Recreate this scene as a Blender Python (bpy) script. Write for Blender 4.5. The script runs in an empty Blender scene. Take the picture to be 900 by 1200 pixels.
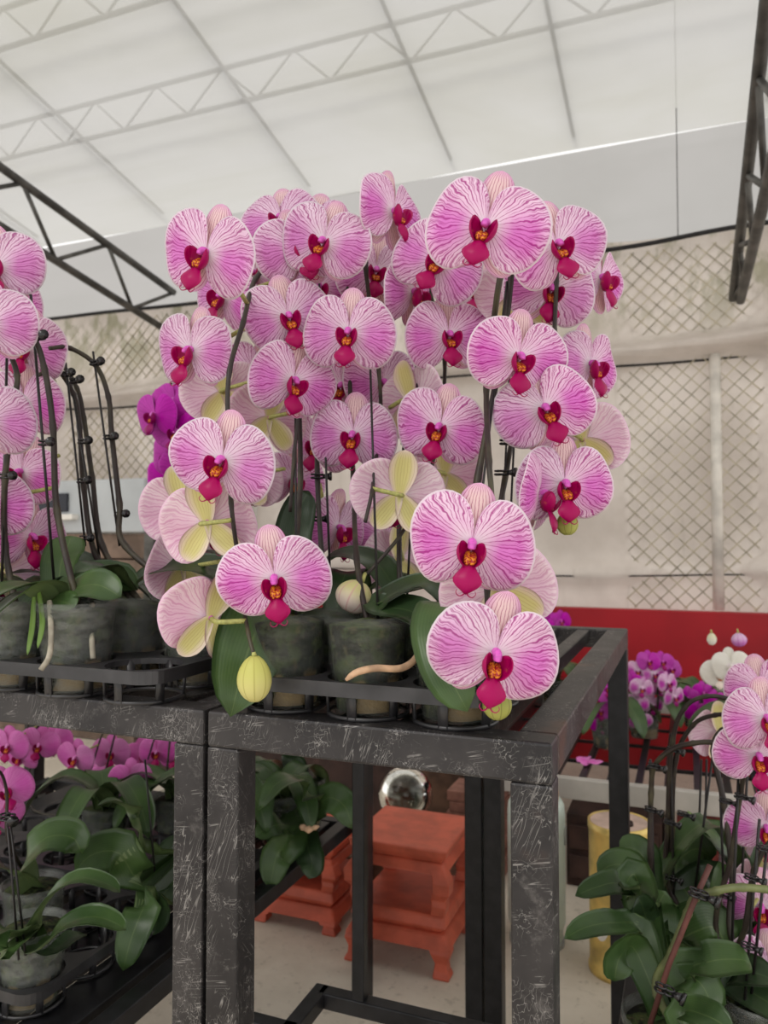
import bpy, math, random
from mathutils import Vector, Matrix, noise
R = math.radians
random.seed(7)
scene = bpy.context.scene
col = scene.collection

# ------------------------------------------------------------------ camera
FPX = 900.0                      # focal length in pixels of the 900x1200 frame
CAM_Z, YAW, PITCH = 0.95, R(21.5), math.atan(32 / 900)
cam_data = bpy.data.cameras.new('camera')
cam_data.sensor_fit = 'VERTICAL'
cam_data.sensor_height = 36.0
cam_data.lens = 27.0
cam_data.clip_start = 0.02
cam_data.dof.use_dof = True
cam_data.dof.focus_distance = 0.78
cam_data.dof.aperture_fstop = 8.5
cam = bpy.data.objects.new('camera', cam_data)
col.objects.link(cam)
CAMROT = Matrix.Rotation(YAW, 4, 'Z') @ Matrix.Rotation(R(90) + PITCH, 4, 'X')
cam.matrix_world = Matrix.Translation((0, 0, CAM_Z)) @ CAMROT
scene.camera = cam

# ------------------------------------------------------------------ light
world = bpy.data.worlds.new('overcast_sky')
scene.world = world
world.use_nodes = True
bgn = world.node_tree.nodes['Background']
bgn.inputs[0].default_value = (1.0, 0.985, 0.965, 1)
bgn.inputs[1].default_value = 1.0
sun_data = bpy.data.lights.new('hazy_sun', 'SUN')
sun_data.energy = 1.2
sun_data.angle = R(25)
sun_data.color = (1, 0.97, 0.92)
sun = bpy.data.objects.new('hazy_sun', sun_data)
sun.rotation_euler = (R(38), R(-14), 0)
col.objects.link(sun)
vs = scene.view_settings
vs.view_transform = 'Standard'
vs.look = 'None'
vs.exposure = 0.32
vs.gamma = 1.0
vs.use_curve_mapping = False

# ------------------------------------------------------------------ points
def at(x, y, d):
    """world point seen at photo pixel (x, y), d metres along the view axis"""
    return Vector((0, 0, CAM_Z)) + CAMROT.to_3x3() @ Vector(((x - 450) / FPX * d, (600 - y) / FPX * d, -d))

# ------------------------------------------------------------------ node helpers
def lin(c):
    return tuple(((v / 255) / 12.92 if v / 255 <= 0.04045 else ((v / 255 + 0.055) / 1.055) ** 2.4) for v in c[:3]) + (1,)

class G:
    def __init__(s, name):
        s.m = bpy.data.materials.new(name)
        s.m.use_nodes = True
        s.t = s.m.node_tree
        s.t.nodes.clear()
        s.out = s.t.nodes.new('ShaderNodeOutputMaterial')
    def n(s, typ, **kw):
        nd = s.t.nodes.new('ShaderNode' + typ)
        for k, v in kw.items():
            setattr(nd, k, v)
        return nd
    def put(s, sock, v):
        if isinstance(v, bpy.types.NodeSocket):
            s.t.links.new(v, sock)
        elif v is not None:
            sock.default_value = v
    def math(s, op, a, b=None, c=None, clamp=False):
        nd = s.n('Math', operation=op, use_clamp=clamp)
        for i, v in enumerate((a, b, c)):
            if v is not None:
                s.put(nd.inputs[i], v)
        return nd.outputs[0]
    def step(s, x, lo, hi, a=0.0, b=1.0):
        nd = s.n('MapRange', interpolation_type='SMOOTHSTEP')
        s.put(nd.inputs[0], x)
        for i, v in enumerate((lo, hi, a, b)):
            s.put(nd.inputs[i + 1], v)
        return nd.outputs[0]
    def mix(s, f, a, b, blend='MIX'):
        nd = s.n('Mix', data_type='RGBA', blend_type=blend)
        s.put(nd.inputs[0], f); s.put(nd.inputs[6], a); s.put(nd.inputs[7], b)
        return nd.outputs[2]
    def uv(s):
        nd = s.n('SeparateXYZ')
        s.put(nd.inputs[0], s.n('UVMap').outputs[0])
        return nd.outputs[0], nd.outputs[1]
    def obj(s):
        return s.n('TexCoord').outputs['Object']
    def rnd(s):
        return s.n('ObjectInfo').outputs['Random']
    def vec(s, x, y, z=0.0):
        nd = s.n('CombineXYZ')
        for i, v in enumerate((x, y, z)):
            s.put(nd.inputs[i], v)
        return nd.outputs[0]
    def scale(s, v, sc, rot=(0, 0, 0)):
        nd = s.n('Mapping', vector_type='TEXTURE')
        s.put(nd.inputs[0], v)
        nd.inputs['Scale'].default_value = tuple(1.0 / q for q in sc)
        nd.inputs['Rotation'].default_value = rot
        return nd.outputs[0]
    def noise(s, v, sc, det=2.0, rough=0.5, dist=0.0):
        nd = s.n('TexNoise')
        s.put(nd.inputs['Vector'], v)
        nd.inputs['Scale'].default_value = sc
        nd.inputs['Detail'].default_value = det
        nd.inputs['Roughness'].default_value = rough
        nd.inputs['Distortion'].default_value = dist
        return nd.outputs[0]
    def bump(s, h, strength=0.3, dist=0.01):
        nd = s.n('Bump')
        nd.inputs['Strength'].default_value = strength
        nd.inputs['Distance'].default_value = dist
        s.put(nd.inputs['Height'], h)
        return nd.outputs[0]
    def bsdf(s, color, rough=0.5, metal=0.0, normal=None, spec=0.5, trans=None):
        b = s.n('BsdfPrincipled')
        s.put(b.inputs['Base Color'], color)
        s.put(b.inputs['Roughness'], rough)
        s.put(b.inputs['Metallic'], metal)
        b.inputs['Specular IOR Level'].default_value = spec
        if normal is not None:
            s.put(b.inputs['Normal'], normal)
        sh = b.outputs[0]
        if trans:                                   # part of the light passes through
            t = s.n('BsdfTranslucent'); s.put(t.inputs[0], color)
            mx = s.n('MixShader'); mx.inputs[0].default_value = trans
            s.put(mx.inputs[1], sh); s.put(mx.inputs[2], t.outputs[0]); sh = mx.outputs[0]
        s.put(s.out.inputs[0], sh)
        return s.m
    def shader(s, sh):
        s.put(s.out.inputs[0], sh)
        return s.m

def plain(name, c, rough=0.5, metal=0.0, var=0.12, sc=30, spec=0.4, bumpy=0.0):
    g = G(name)
    nz = g.noise(g.obj(), sc, 3)
    c = lin(c)
    dark = tuple(v * (1 - var * 2) for v in c[:3]) + (1,)
    lite = tuple(min(1, v * (1 + var)) for v in c[:3]) + (1,)
    cc = g.mix(g.step(nz, 0.3, 0.7), dark, lite)
    return g.bsdf(cc, rough, metal, g.bump(nz, bumpy, 0.004) if bumpy else None, spec)

# ------------------------------------------------------------------ mesh builder
class MB:
    def __init__(s):
        s.v, s.f, s.mi, s.uvs = [], [], [], []
        s.sharp = False
    def face(s, idx, m=0, uv=None):
        s.f.append(tuple(idx)); s.mi.append(m)
        s.uvs.append(uv if uv else [(0.5, 0.5)] * len(idx))
    def box(s, a, b, m=0):
        (x0, y0, z0), (x1, y1, z1) = a, b
        n = len(s.v)
        s.v += [(x0, y0, z0), (x1, y0, z0), (x1, y1, z0), (x0, y1, z0), (x0, y0, z1), (x1, y0, z1), (x1, y1, z1), (x0, y1, z1)]
        for q in ((0, 3, 2, 1), (4, 5, 6, 7), (0, 1, 5, 4), (1, 2, 6, 5), (2, 3, 7, 6), (3, 0, 4, 7)):
            s.face([n + i for i in q], m)
        return s
    def bar(s, p, q, w, h=None, up=(0, 0, 1), m=0):
        """square bar from p to q"""
        h = h or w
        p, q = Vector(p), Vector(q)
        t = (q - p).normalized()
        u = Vector(up)
        if abs(t.dot(u)) > 0.98:
            u = Vector((0, 1, 0))
        sd = t.cross(u).normalized(); u = sd.cross(t).normalized()
        n = len(s.v)
        for c in (p, q):
            for a, b in ((-1, -1), (1, -1), (1, 1), (-1, 1)):
                s.v.append(tuple(c + sd * (a * w / 2) + u * (b * h / 2)))
        for k in ((0, 1, 2, 3), (7, 6, 5, 4), (0, 4, 5, 1), (1, 5, 6, 2), (2, 6, 7, 3), (3, 7, 4, 0)):
            s.face([n + i for i in k], m)
        return s
    def tube(s, pts, rad, seg=8, m=0, cap=True):
        pts = [Vector(p) for p in pts]
        k = len(pts)
        rad = list(rad) if hasattr(rad, '__len__') else [rad] * k
        n = len(s.v)
        prev = None
        for i, p in enumerate(pts):
            t = (pts[min(i + 1, k - 1)] - pts[max(i - 1, 0)])
            t = t.normalized() if t.length > 1e-9 else Vector((0, 0, 1))
            if prev is None:
                a = t.orthogonal().normalized()
            else:
                a = (prev - t * prev.dot(t)).normalized()
            prev = a
            b = t.cross(a)
            for j in range(seg):
                th = 2 * math.pi * j / seg
                s.v.append(tuple(p + (a * math.cos(th) + b * math.sin(th)) * rad[i]))
        for i in range(k - 1):
            for j in range(seg):
                j2 = (j + 1) % seg
                s.face((n + i * seg + j, n + i * seg + j2, n + (i + 1) * seg + j2, n + (i + 1) * seg + j), m,
                       [(j / seg, i / (k - 1)), ((j + 1) / seg, i / (k - 1)), ((j + 1) / seg, (i + 1) / (k - 1)), (j / seg, (i + 1) / (k - 1))])
        if cap:
            s.face([n + j for j in reversed(range(seg))], m)
            s.face([n + (k - 1) * seg + j for j in range(seg)], m)
        return s
    def lathe(s, prof, seg=24, c=(0, 0, 0), m=0, close=False):
        """prof: (radius, z) pairs, turned about the vertical through c"""
        n = len(s.v); k = len(prof)
        for r, z in prof:
            for j in range(seg):
                th = 2 * math.pi * j / seg
                s.v.append((c[0] + r * math.cos(th), c[1] + r * math.sin(th), c[2] + z))
        for i in range(k if close else k - 1):
            i2 = (i + 1) % k
            for j in range(seg):
                j2 = (j + 1) % seg
                s.face((n + i * seg + j, n + i * seg + j2, n + i2 * seg + j2, n + i2 * seg + j), m,
                       [(j / seg, i / k), ((j + 1) / seg, i / k), ((j + 1) / seg, (i + 1) / k), (j / seg, (i + 1) / k)])
        return s
    def sheet(s, fn, nu, nv, thick, ms=(0, 1)):
        """two-sided sheet: fn(a, b) -> (point, uv); front layer material ms[0], back layer ms[1]"""
        n = len(s.v)
        P = [[fn(i / nu, j / nv) for j in range(nv + 1)] for i in range(nu + 1)]
        def pt(i, j):
            return P[max(0, min(nu, i))][max(0, min(nv, j))][0]
        nor = []
        for i in range(nu + 1):
            for j in range(nv + 1):
                c = (pt(i + 1, j) - pt(i - 1, j)).cross(pt(i, j + 1) - pt(i, j - 1))
                nor.append(c.normalized() if c.length > 1e-12 else None)
        first = next((x for x in nor if x), Vector((0, 0, 1)))
        nor = [x if x else first for x in nor]
        w = nv + 1
        for i in range(nu + 1):
            for j in range(nv + 1):
                edge = 0.25 if (i in (0, nu) or j == nv) else 1.0
                s.v.append(tuple(pt(i, j) + nor[i * w + j] * thick * 0.5 * edge))
        off = (nu + 1) * w
        for i in range(nu + 1):
            for j in range(nv + 1):
                edge = 0.25 if (i in (0, nu) or j == nv) else 1.0
                s.v.append(tuple(pt(i, j) - nor[i * w + j] * thick * 0.5 * edge))
        for i in range(nu):
            for j in range(nv):
                q = (i * w + j, (i + 1) * w + j, (i + 1) * w + j + 1, i * w + j + 1)
                uv = [P[i][j][1], P[i + 1][j][1], P[i + 1][j + 1][1], P[i][j + 1][1]]
                s.face([n + k for k in q], ms[0], uv)
                s.face([n + off + k for k in reversed(q)], ms[1], list(reversed(uv)))
        rim = [(i, nv) for i in range(nu + 1)]
        for (i, j), (i2, j2) in zip(rim, rim[1:]):
            a, b = i * w + j, i2 * w + j2
            s.face((n + b, n + a, n + off + a, n + off + b)[::-1], ms[0], [P[i][j][1]] * 4)
        for ii, fl in ((0, 1), (nu, 0)):
            for j in range(nv):
                a, b = ii * w + j, ii * w + j + 1
                q = (n + a, n + b, n + off + b, n + off + a)
                s.face(q if not fl else q[::-1], ms[0], [P[ii][j][1]] * 4)
        return s
    def mesh(s, name, mats, smooth=True):
        me = bpy.data.meshes.new(name)
        me.from_pydata([tuple(v) for v in s.v], [], s.f)
        for m in (mats if isinstance(mats, (list, tuple)) else [mats]):
            me.materials.append(m)
        me.polygons.foreach_set('material_index', s.mi)
        me.polygons.foreach_set('use_smooth', [smooth] * len(s.f))
        lay = me.uv_layers.new(name='UVMap')
        lay.data.foreach_set('uv', [c for f in s.uvs for q in f for c in q])
        me.update()
        return me
    def build(s, name, mats, parent=None, smooth=False, bevel=0):
        return link(name, s.mesh(name, mats, smooth), parent, bevel=bevel)

def link(name, data, parent=None, mw=None, bevel=0):
    """new object; its mesh is in world space unless mw places it"""
    o = bpy.data.objects.new(name, data)
    col.objects.link(o)
    mw = mw or Matrix.Identity(4)
    o['_w'] = [v for r in mw for v in r]
    if parent is not None:
        o.parent = parent
        pw = Matrix([parent['_w'][i * 4:i * 4 + 4] for i in range(4)])
        o.matrix_basis = pw.inverted() @ mw
    else:
        o.matrix_basis = mw
    if bevel:
        b = o.modifiers.new('bevel', 'BEVEL')
        b.width = bevel; b.segments = 2; b.limit_method = 'ANGLE'
    return o

def tag(o, label=None, cat=None, group=None, kind=None):
    for k, v in (('label', label), ('category', cat), ('group', group), ('kind', kind)):
        if v:
            o[k] = v
    return o

def thing(name, loc, label, cat, group=None, kind=None):
    return tag(link(name, None, None, Matrix.Translation(loc)), label, cat, group, kind)

def crom(pts, n=8):
    """smooth curve through the points"""
    pts = [Vector(p) for p in pts]
    P = [pts[0] * 2 - pts[1]] + pts + [pts[-1] * 2 - pts[-2]]
    out = []
    for i in range(1, len(P) - 2):
        for k in range(n):
            t = k / n
            a, b, c, d = P[i - 1:i + 3]
            out.append(0.5 * ((2 * b) + (c - a) * t + (2 * a - 5 * b + 4 * c - d) * t * t + (3 * b - a - 3 * c + d) * t ** 3))
    out.append(pts[-1])
    return out

# ------------------------------------------------------------------ materials
def petal_front(name, pale, pink, vein, vein_amt=1.0, n1=9, rim=(250, 236, 244), patch=0.9, base=(250, 240, 246)):
    g = G(name)
    u, v = g.uv()
    r = g.rnd()
    nz = g.math('SUBTRACT', g.noise(g.vec(g.math('MULTIPLY', u, 3.0), g.math('MULTIPLY', v, 1.6), g.math('MULTIPLY', r, 37.0)), 2.2, 2), 0.5)
    nz2 = g.math('SUBTRACT', g.noise(g.vec(g.math('MULTIPLY', u, 14.0), g.math('MULTIPLY', v, 5.0), g.math('MULTIPLY', r, 17.0)), 2.0, 2), 0.5)
    uu = g.math('ADD', u, g.math('MULTIPLY', g.math('MULTIPLY', nz, v), 0.13))
    uu = g.math('ADD', uu, g.math('MULTIPLY', nz2, 0.016))
    def lines(n, width, ph=0.0):
        s = g.math('ABSOLUTE', g.math('SINE', g.math('MULTIPLY_ADD', uu, math.pi * n, ph)))
        return g.step(s, 0.0, width, 1.0, 0.0)
    m1 = g.math('MULTIPLY', lines(n1, 0.36), g.step(v, 0.10, 0.28))
    m2 = g.math('MULTIPLY', lines(n1 * 2, 0.5, 0.4), g.step(v, 0.33, 0.5, 0.0, 0.85))
    m3 = g.math('MULTIPLY', lines(n1 * 3.6, 0.7, 1.1), g.step(v, 0.60, 0.76, 0.0, 0.75))
    ve = g.math('MAXIMUM', g.math('MAXIMUM', m1, m2), m3)
    ve = g.math('MULTIPLY', ve, g.math('MULTIPLY', g.step(v, 0.955, 0.985, 1.0, 0.0), vein_amt))
    du = g.math('ABSOLUTE', g.math('SUBTRACT', u, 0.43))
    pm = g.math('MULTIPLY', g.step(du, 0.05, 0.32, 1.0, 0.15), g.math('MULTIPLY', g.step(v, 0.12, 0.5), g.step(v, 0.72, 1.0, 1.0, 0.35)))
    pm = g.math('ADD', pm, g.math('MULTIPLY', nz, 0.35), clamp=True)
    c = g.mix(g.math('MULTIPLY', pm, patch), lin(pale), lin(pink))
    c = g.mix(g.step(v, 0.05, 0.3, 1.0, 0.0), c, lin(base))
    c = g.mix(ve, c, lin(vein))
    c = g.mix(g.step(v, 0.955, 0.99), c, lin(rim))
    hv = g.n('HueSaturation')
    g.put(hv.inputs['Color'], c)
    g.put(hv.inputs['Saturation'], g.math('MULTIPLY_ADD', r, 0.2, 0.92))
    g.put(hv.inputs['Value'], g.math('MULTIPLY_ADD', r, 0.1, 0.94))
    return g.bsdf(hv.outputs[0], 0.5, 0, g.bump(ve, 0.12, 0.002), 0.25, 0.28)

def sepal_mat(name, ground, edge, stripe, amt, n=9):
    g = G(name)
    u, v = g.uv()
    r = g.rnd()
    nz = g.math('SUBTRACT', g.noise(g.vec(g.math('MULTIPLY', u, 2.0), g.math('MULTIPLY', v, 3.0), g.math('MULTIPLY', r, 31.0)), 2.4, 2), 0.5)
    uu = g.math('ADD', u, g.math('MULTIPLY', nz, 0.07))
    s = g.math('ABSOLUTE', g.math('SINE', g.math('MULTIPLY', uu, math.pi * n)))
    st = g.math('MULTIPLY', g.step(s, 0.0, 0.5, 1.0, 0.0), g.math('MULTIPLY', g.step(v, 0.03, 0.2), g.step(v, 0.9, 0.98, amt, 0.0)))
    e = g.math('MAXIMUM', g.step(g.math('ABSOLUTE', g.math('SUBTRACT', u, 0.5)), 0.18, 0.5), g.step(v, 0.6, 1.0))
    c = g.mix(e, lin(ground), lin(edge))
    c = g.mix(st, c, lin(stripe))
    return g.bsdf(c, 0.5, 0, None, 0.25, 0.25)

def lip_mat(name, deep, inner, streak):
    g = G(name)
    u, v = g.uv()
    s = g.math('ABSOLUTE', g.math('SINE', g.math('MULTIPLY', u, math.pi * 9)))
    b = g.mix(g.step(s, 0.25, 0.7), lin(streak), lin(inner))
    nz = g.noise(g.obj(), 9, 2)
    c = g.mix(g.step(g.math('MULTIPLY_ADD', g.math('SUBTRACT', nz, 0.5), 0.3, v), 0.16, 0.42), b, lin(deep))
    return g.bsdf(c, 0.35, 0, None, 0.22, 0.1)

def flower_mats(kind):
    if kind == 'striped':
        return dict(pf=petal_front('striped_petal', (250, 226, 243), (228, 126, 212), (172, 40, 136), 0.95, n1=14),
                    pb=petal_front('striped_petal_back', (249, 234, 236), (244, 212, 228), (206, 128, 176), 0.55, n1=11, rim=(244, 212, 230)),
                    sf=sepal_mat('striped_sepal', (247, 216, 220), (238, 184, 222), (172, 48, 112), 0.95, 11),
                    sb=sepal_mat('cream_sepal_back', (228, 222, 150), (246, 230, 214), (190, 168, 104), 0.5),
                    lip=lip_mat('crimson_lip', (166, 0, 86), (232, 140, 40), (150, 20, 40)),
                    colm=plain('orchid_column', (214, 92, 190), 0.4, var=0.1))
    if kind == 'magenta':
        return dict(pf=petal_front('magenta_petal', (214, 70, 196), (196, 40, 176), (170, 24, 150), 0.5, rim=(214, 90, 200), base=(220, 90, 200)),
                    pb=petal_front('magenta_petal_back', (214, 110, 200), (200, 80, 185), (180, 50, 160), 0.4, rim=(214, 110, 200), base=(220, 150, 200)),
                    sf=sepal_mat('magenta_sepal', (206, 60, 186), (206, 60, 186), (170, 30, 150), 0.4),
                    sb=sepal_mat('magenta_sepal_back', (206, 130, 190), (206, 100, 190), (180, 60, 160), 0.3),
                    lip=lip_mat('magenta_lip', (150, 10, 100), (220, 120, 120), (150, 20, 80)),
                    colm=plain('magenta_column', (220, 110, 205), 0.4, var=0.1))
    if kind == 'pink':
        return dict(pf=petal_front('pink_petal', (240, 150, 216), (232, 118, 204), (214, 84, 180), 0.35, rim=(236, 150, 212), base=(238, 150, 214)),
                    pb=petal_front('pink_petal_back', (236, 170, 214), (232, 150, 206), (214, 110, 180), 0.35, rim=(236, 170, 214)),
                    sf=sepal_mat('pink_sepal', (232, 130, 204), (232, 130, 204), (206, 80, 170), 0.3),
                    sb=sepal_mat('pink_sepal_back', (232, 180, 206), (234, 160, 208), (206, 110, 170), 0.3),
                    lip=lip_mat('pink_lip', (176, 16, 100), (230, 150, 80), (170, 20, 70)),
                    colm=plain('pink_column', (236, 150, 214), 0.4, var=0.1))
    if kind == 'mottled':
        return dict(pf=petal_front('mottled_petal', (248, 222, 242), (214, 80, 196), (190, 40, 160), 0.6, patch=1.0, rim=(246, 220, 240)),
                    pb=petal_front('mottled_petal_back', (246, 226, 240), (226, 150, 210), (206, 100, 180), 0.4),
                    sf=sepal_mat('mottled_sepal', (236, 190, 228), (220, 100, 200), (180, 40, 150), 0.6),
                    sb=sepal_mat('mottled_sepal_back', (240, 200, 226), (230, 160, 214), (200, 90, 170), 0.4),
                    lip=lip_mat('mottled_lip', (150, 10, 110), (230, 170, 150), (170, 20, 90)),
                    colm=plain('mottled_column', (236, 190, 226), 0.4, var=0.1))
    return dict(pf=petal_front('white_petal', (248, 246, 240), (246, 242, 236), (232, 226, 216), 0.3, rim=(250, 248, 244)),
                pb=petal_front('white_petal_back', (246, 244, 234), (240, 238, 222), (226, 222, 200), 0.3, rim=(248, 246, 240)),
                sf=sepal_mat('white_sepal', (246, 244, 236), (248, 246, 240), (226, 222, 200), 0.2),
                sb=sepal_mat('white_sepal_back', (232, 230, 196), (246, 244, 236), (214, 210, 170), 0.3),
                lip=lip_mat('white_lip', (240, 226, 214), (232, 196, 90), (206, 120, 60)),
                colm=plain('white_column', (246, 240, 232), 0.4, var=0.05))

def leaf_mat(name, top, deep, vein):
    g = G(name)
    u, v = g.uv()
    du = g.math('ABSOLUTE', g.math('SUBTRACT', u, 0.5))
    nz = g.noise(g.obj(), 14, 3)
    fine = g.math('ABSOLUTE', g.math('SINE', g.math('MULTIPLY', u, 60.0)))
    c = g.mix(g.step(nz, 0.3, 0.75), lin(deep), lin(top))
    c = g.mix(g.math('MULTIPLY', fine, 0.12), c, lin(vein))
    c = g.mix(g.step(du, 0.0, 0.03, 0.45, 0.0), c, lin(vein))
    return g.bsdf(c, g.math('MULTIPLY_ADD', nz, 0.2, 0.24), 0, g.bump(fine, 0.05, 0.002), 0.4)

M_leaf = leaf_mat('orchid_leaf', (68, 94, 48), (40, 64, 32), (104, 122, 74))
M_leafb = leaf_mat('orchid_leaf_underside', (108, 126, 84), (84, 104, 62), (132, 146, 98))
M_young = leaf_mat('young_leaf', (120, 150, 70), (92, 126, 54), (150, 172, 96))
M_leafd = leaf_mat('dark_orchid_leaf', (50, 72, 40), (30, 48, 28), (80, 98, 60))

def stem_mat(name, dark, green):
    g = G(name)
    u, v = g.uv()
    nz = g.noise(g.obj(), 25, 3)
    c = g.mix(g.step(nz, 0.42, 0.75), lin(dark), lin(green))
    return g.bsdf(c, 0.45, 0, None, 0.4)
M_stem = stem_mat('dark_flower_spike', (46, 37, 34), (74, 70, 50))
M_stemg = stem_mat('green_flower_spike', (92, 98, 62), (126, 134, 84))
M_pedi = plain('green_pedicel', (170, 170, 100), 0.5, var=0.15)
M_stake = plain('black_stake', (34, 30, 30), 0.4, var=0.1)
M_clip = plain('black_clip', (24, 22, 24), 0.25, spec=0.6, var=0.1)
M_root = plain('aerial_root', (176, 168, 150), 0.7, var=0.2, sc=60)
M_roottan = plain('tan_aerial_root', (196, 160, 128), 0.6, var=0.2, sc=60)

def bud_mat(name, a, b, rib):
    g = G(name)
    u, v = g.uv()
    s = g.math('ABSOLUTE', g.math('SINE', g.math('MULTIPLY', u, math.pi * 9)))
    c = g.mix(g.step(v, 0.2, 0.85), lin(a), lin(b))
    c = g.mix(g.step(s, 0.0, 0.35, 0.7, 0.0), c, lin(rib))
    return g.bsdf(c, 0.45, 0, None, 0.3, 0.15)
M_bud = bud_mat('yellow_green_bud', (204, 202, 112), (222, 214, 140), (176, 168, 84))
M_whitebud = bud_mat('white_bud', (226, 222, 190), (244, 240, 232), (206, 200, 170))
M_budg = bud_mat('green_bud', (156, 160, 76), (180, 180, 96), (124, 122, 60))
M_budp = bud_mat('pinkish_bud', (206, 200, 140), (240, 222, 214), (214, 160, 160))

def pot_plastic(name, tint, alpha):
    g = G(name)
    nz = g.noise(g.scale(g.obj(), (1, 1, 3)), 40, 4, 0.6)
    p = g.n('BsdfPrincipled')
    p.inputs['Base Color'].default_value = lin(tint)
    p.inputs['Roughness'].default_value = 0.22
    t = g.n('BsdfTransparent'); t.inputs[0].default_value = (0.9, 0.92, 0.9, 1)
    mx = g.n('MixShader')
    g.put(mx.inputs[0], g.step(nz, 0.35, 0.75, alpha * 0.6, min(1, alpha * 1.7)))
    g.put(mx.inputs[1], t.outputs[0]); g.put(mx.inputs[2], p.outputs[0])
    return g.shader(mx.outputs[0])
M_pot = pot_plastic('clear_pot_plastic', (150, 152, 148), 0.10)
M_potc = pot_plastic('cloudy_pot_plastic', (170, 172, 168), 0.18)

def moss_mat():
    g = G('moss_and_bark')
    o = g.obj()
    n1 = g.noise(o, 38, 4, 0.65)
    n2 = g.noise(o, 90, 3)
    c = g.mix(g.step(n1, 0.42, 0.6), lin((20, 22, 18)), lin((70, 80, 46)))
    z = g.n('SeparateXYZ'); g.put(z.inputs[0], o)
    c = g.mix(g.math('MULTIPLY', g.step(n2, 0.56, 0.68), 0.35), c, lin((120, 100, 72)))
    c = g.mix(g.math('MULTIPLY', g.step(z.outputs[2], 0.03, 0.045, 1.0, 0.0), g.step(g.noise(o, 24, 2), 0.5, 0.56, 0.0, 0.85)), c, lin((172, 140, 104)))
    return g.bsdf(c, 0.8, 0, g.bump(n1, 0.8, 0.01), 0.2)
M_moss = moss_mat()
M_plug = plain('peat_plug', (172, 140, 104), 0.85, var=0.3, sc=70, bumpy=0.6)
M_tray = plain('black_tray_plastic', (54, 53, 55), 0.38, var=0.25, sc=22, spec=0.5)

def steel_mat():
    g = G('scratched_black_steel')
    o = g.obj()
    big = g.noise(o, 9, 4, 0.6)
    fine = g.noise(o, 130, 3, 0.7)
    c = g.mix(g.step(big, 0.35, 0.7), lin((34, 32, 34)), lin((58, 55, 55)))
    sc = None
    for k, (th, tz) in enumerate(((0.35, 0.3), (-0.6, 1.0), (1.2, -0.4), (-1.25, 0.6), (0.9, 1.3))):
        w = g.math('ABSOLUTE', g.math('SUBTRACT', g.noise(g.scale(o, (190, 190, 6), (0.3 * k, th, tz)), 1.0, 1, 0.4), 0.5))
        gate = g.step(g.noise(g.scale(o, (1, 1, 1)), 16 + 7 * k, 3), 0.53, 0.66)
        ln = g.math('MULTIPLY', g.step(w, 0.0, 0.02, 1.0, 0.0), gate)
        sc = ln if sc is None else g.math('MAXIMUM', sc, ln)
    scuff = g.step(g.noise(o, 26, 5, 0.75), 0.56, 0.74, 0.0, 0.5)
    c = g.mix(scuff, c, lin((112, 108, 106)))
    c = g.mix(g.math('MULTIPLY', sc, 0.42), c, lin((190, 186, 182)))
    c = g.mix(g.step(fine, 0.68, 0.8, 0.0, 0.4), c, lin((150, 146, 142)))
    rust = g.step(g.noise(o, 5.5, 4, 0.6), 0.6, 0.72, 0.0, 0.7)
    c = g.mix(rust, c, lin((92, 62, 46)))
    return g.bsdf(c, g.math('MULTIPLY_ADD', big, 0.35, 0.28), 0.25, g.bump(fine, 0.08, 0.002), 0.5)
M_steel = steel_mat()
M_steeld = plain('black_painted_steel', (30, 30, 33), 0.4, 0.2, var=0.2, sc=40)
M_truss = plain('weathered_grey_steel', (92, 90, 86), 0.55, 0.3, var=0.25, sc=12)
M_purlin = plain('galvanised_purlin', (120, 120, 118), 0.5, 0.4, var=0.15, sc=8)

def floor_mat():
    g = G('concrete')
    o = g.obj()
    n1 = g.noise(o, 2.2, 5, 0.6)
    n2 = g.noise(o, 45, 4, 0.6)
    c = g.mix(g.step(n1, 0.3, 0.7), lin((196, 184, 168)), lin((226, 216, 200)))
    c = g.mix(g.step(n2, 0.55, 0.75, 0.0, 0.4), c, lin((140, 130, 116)))
    return g.bsdf(c, 0.75, 0, g.bump(n2, 0.25, 0.004), 0.3)
M_floor = floor_mat()

def film_mat(name, tint, alpha, dirt):
    g = G(name)
    o = g.obj()
    n1 = g.noise(g.scale(o, (0.5, 0.9, 0.9)), 1.3, 4, 0.55, 0.4)
    n2 = g.noise(g.scale(o, (0.25, 3, 3)), 2.0, 3)
    c = g.mix(g.step(n1, 0.35, 0.8, 0.0, 0.6), lin(tint), lin(dirt))
    c = g.mix(g.step(n2, 0.5, 0.8, 0.0, 0.25), c, lin(dirt))
    tr = g.n('BsdfTranslucent'); g.put(tr.inputs[0], c)
    df = g.n('BsdfDiffuse'); g.put(df.inputs[0], c)
    tp = g.n('BsdfTransparent')
    m1 = g.n('MixShader'); m1.inputs[0].default_value = 0.25
    g.put(m1.inputs[1], tr.outputs[0]); g.put(m1.inputs[2], df.outputs[0])
    m2 = g.n('MixShader'); m2.inputs[0].default_value = alpha
    g.put(m2.inputs[1], m1.outputs[0]); g.put(m2.inputs[2], tp.outputs[0])
    return g.shader(m2.outputs[0])
M_film = film_mat('greenhouse_film', (184, 183, 180), 0.13, (164, 162, 148))
M_filmd = film_mat('double_greenhouse_film', (180, 178, 176), 0.05, (162, 160, 156))

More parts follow.
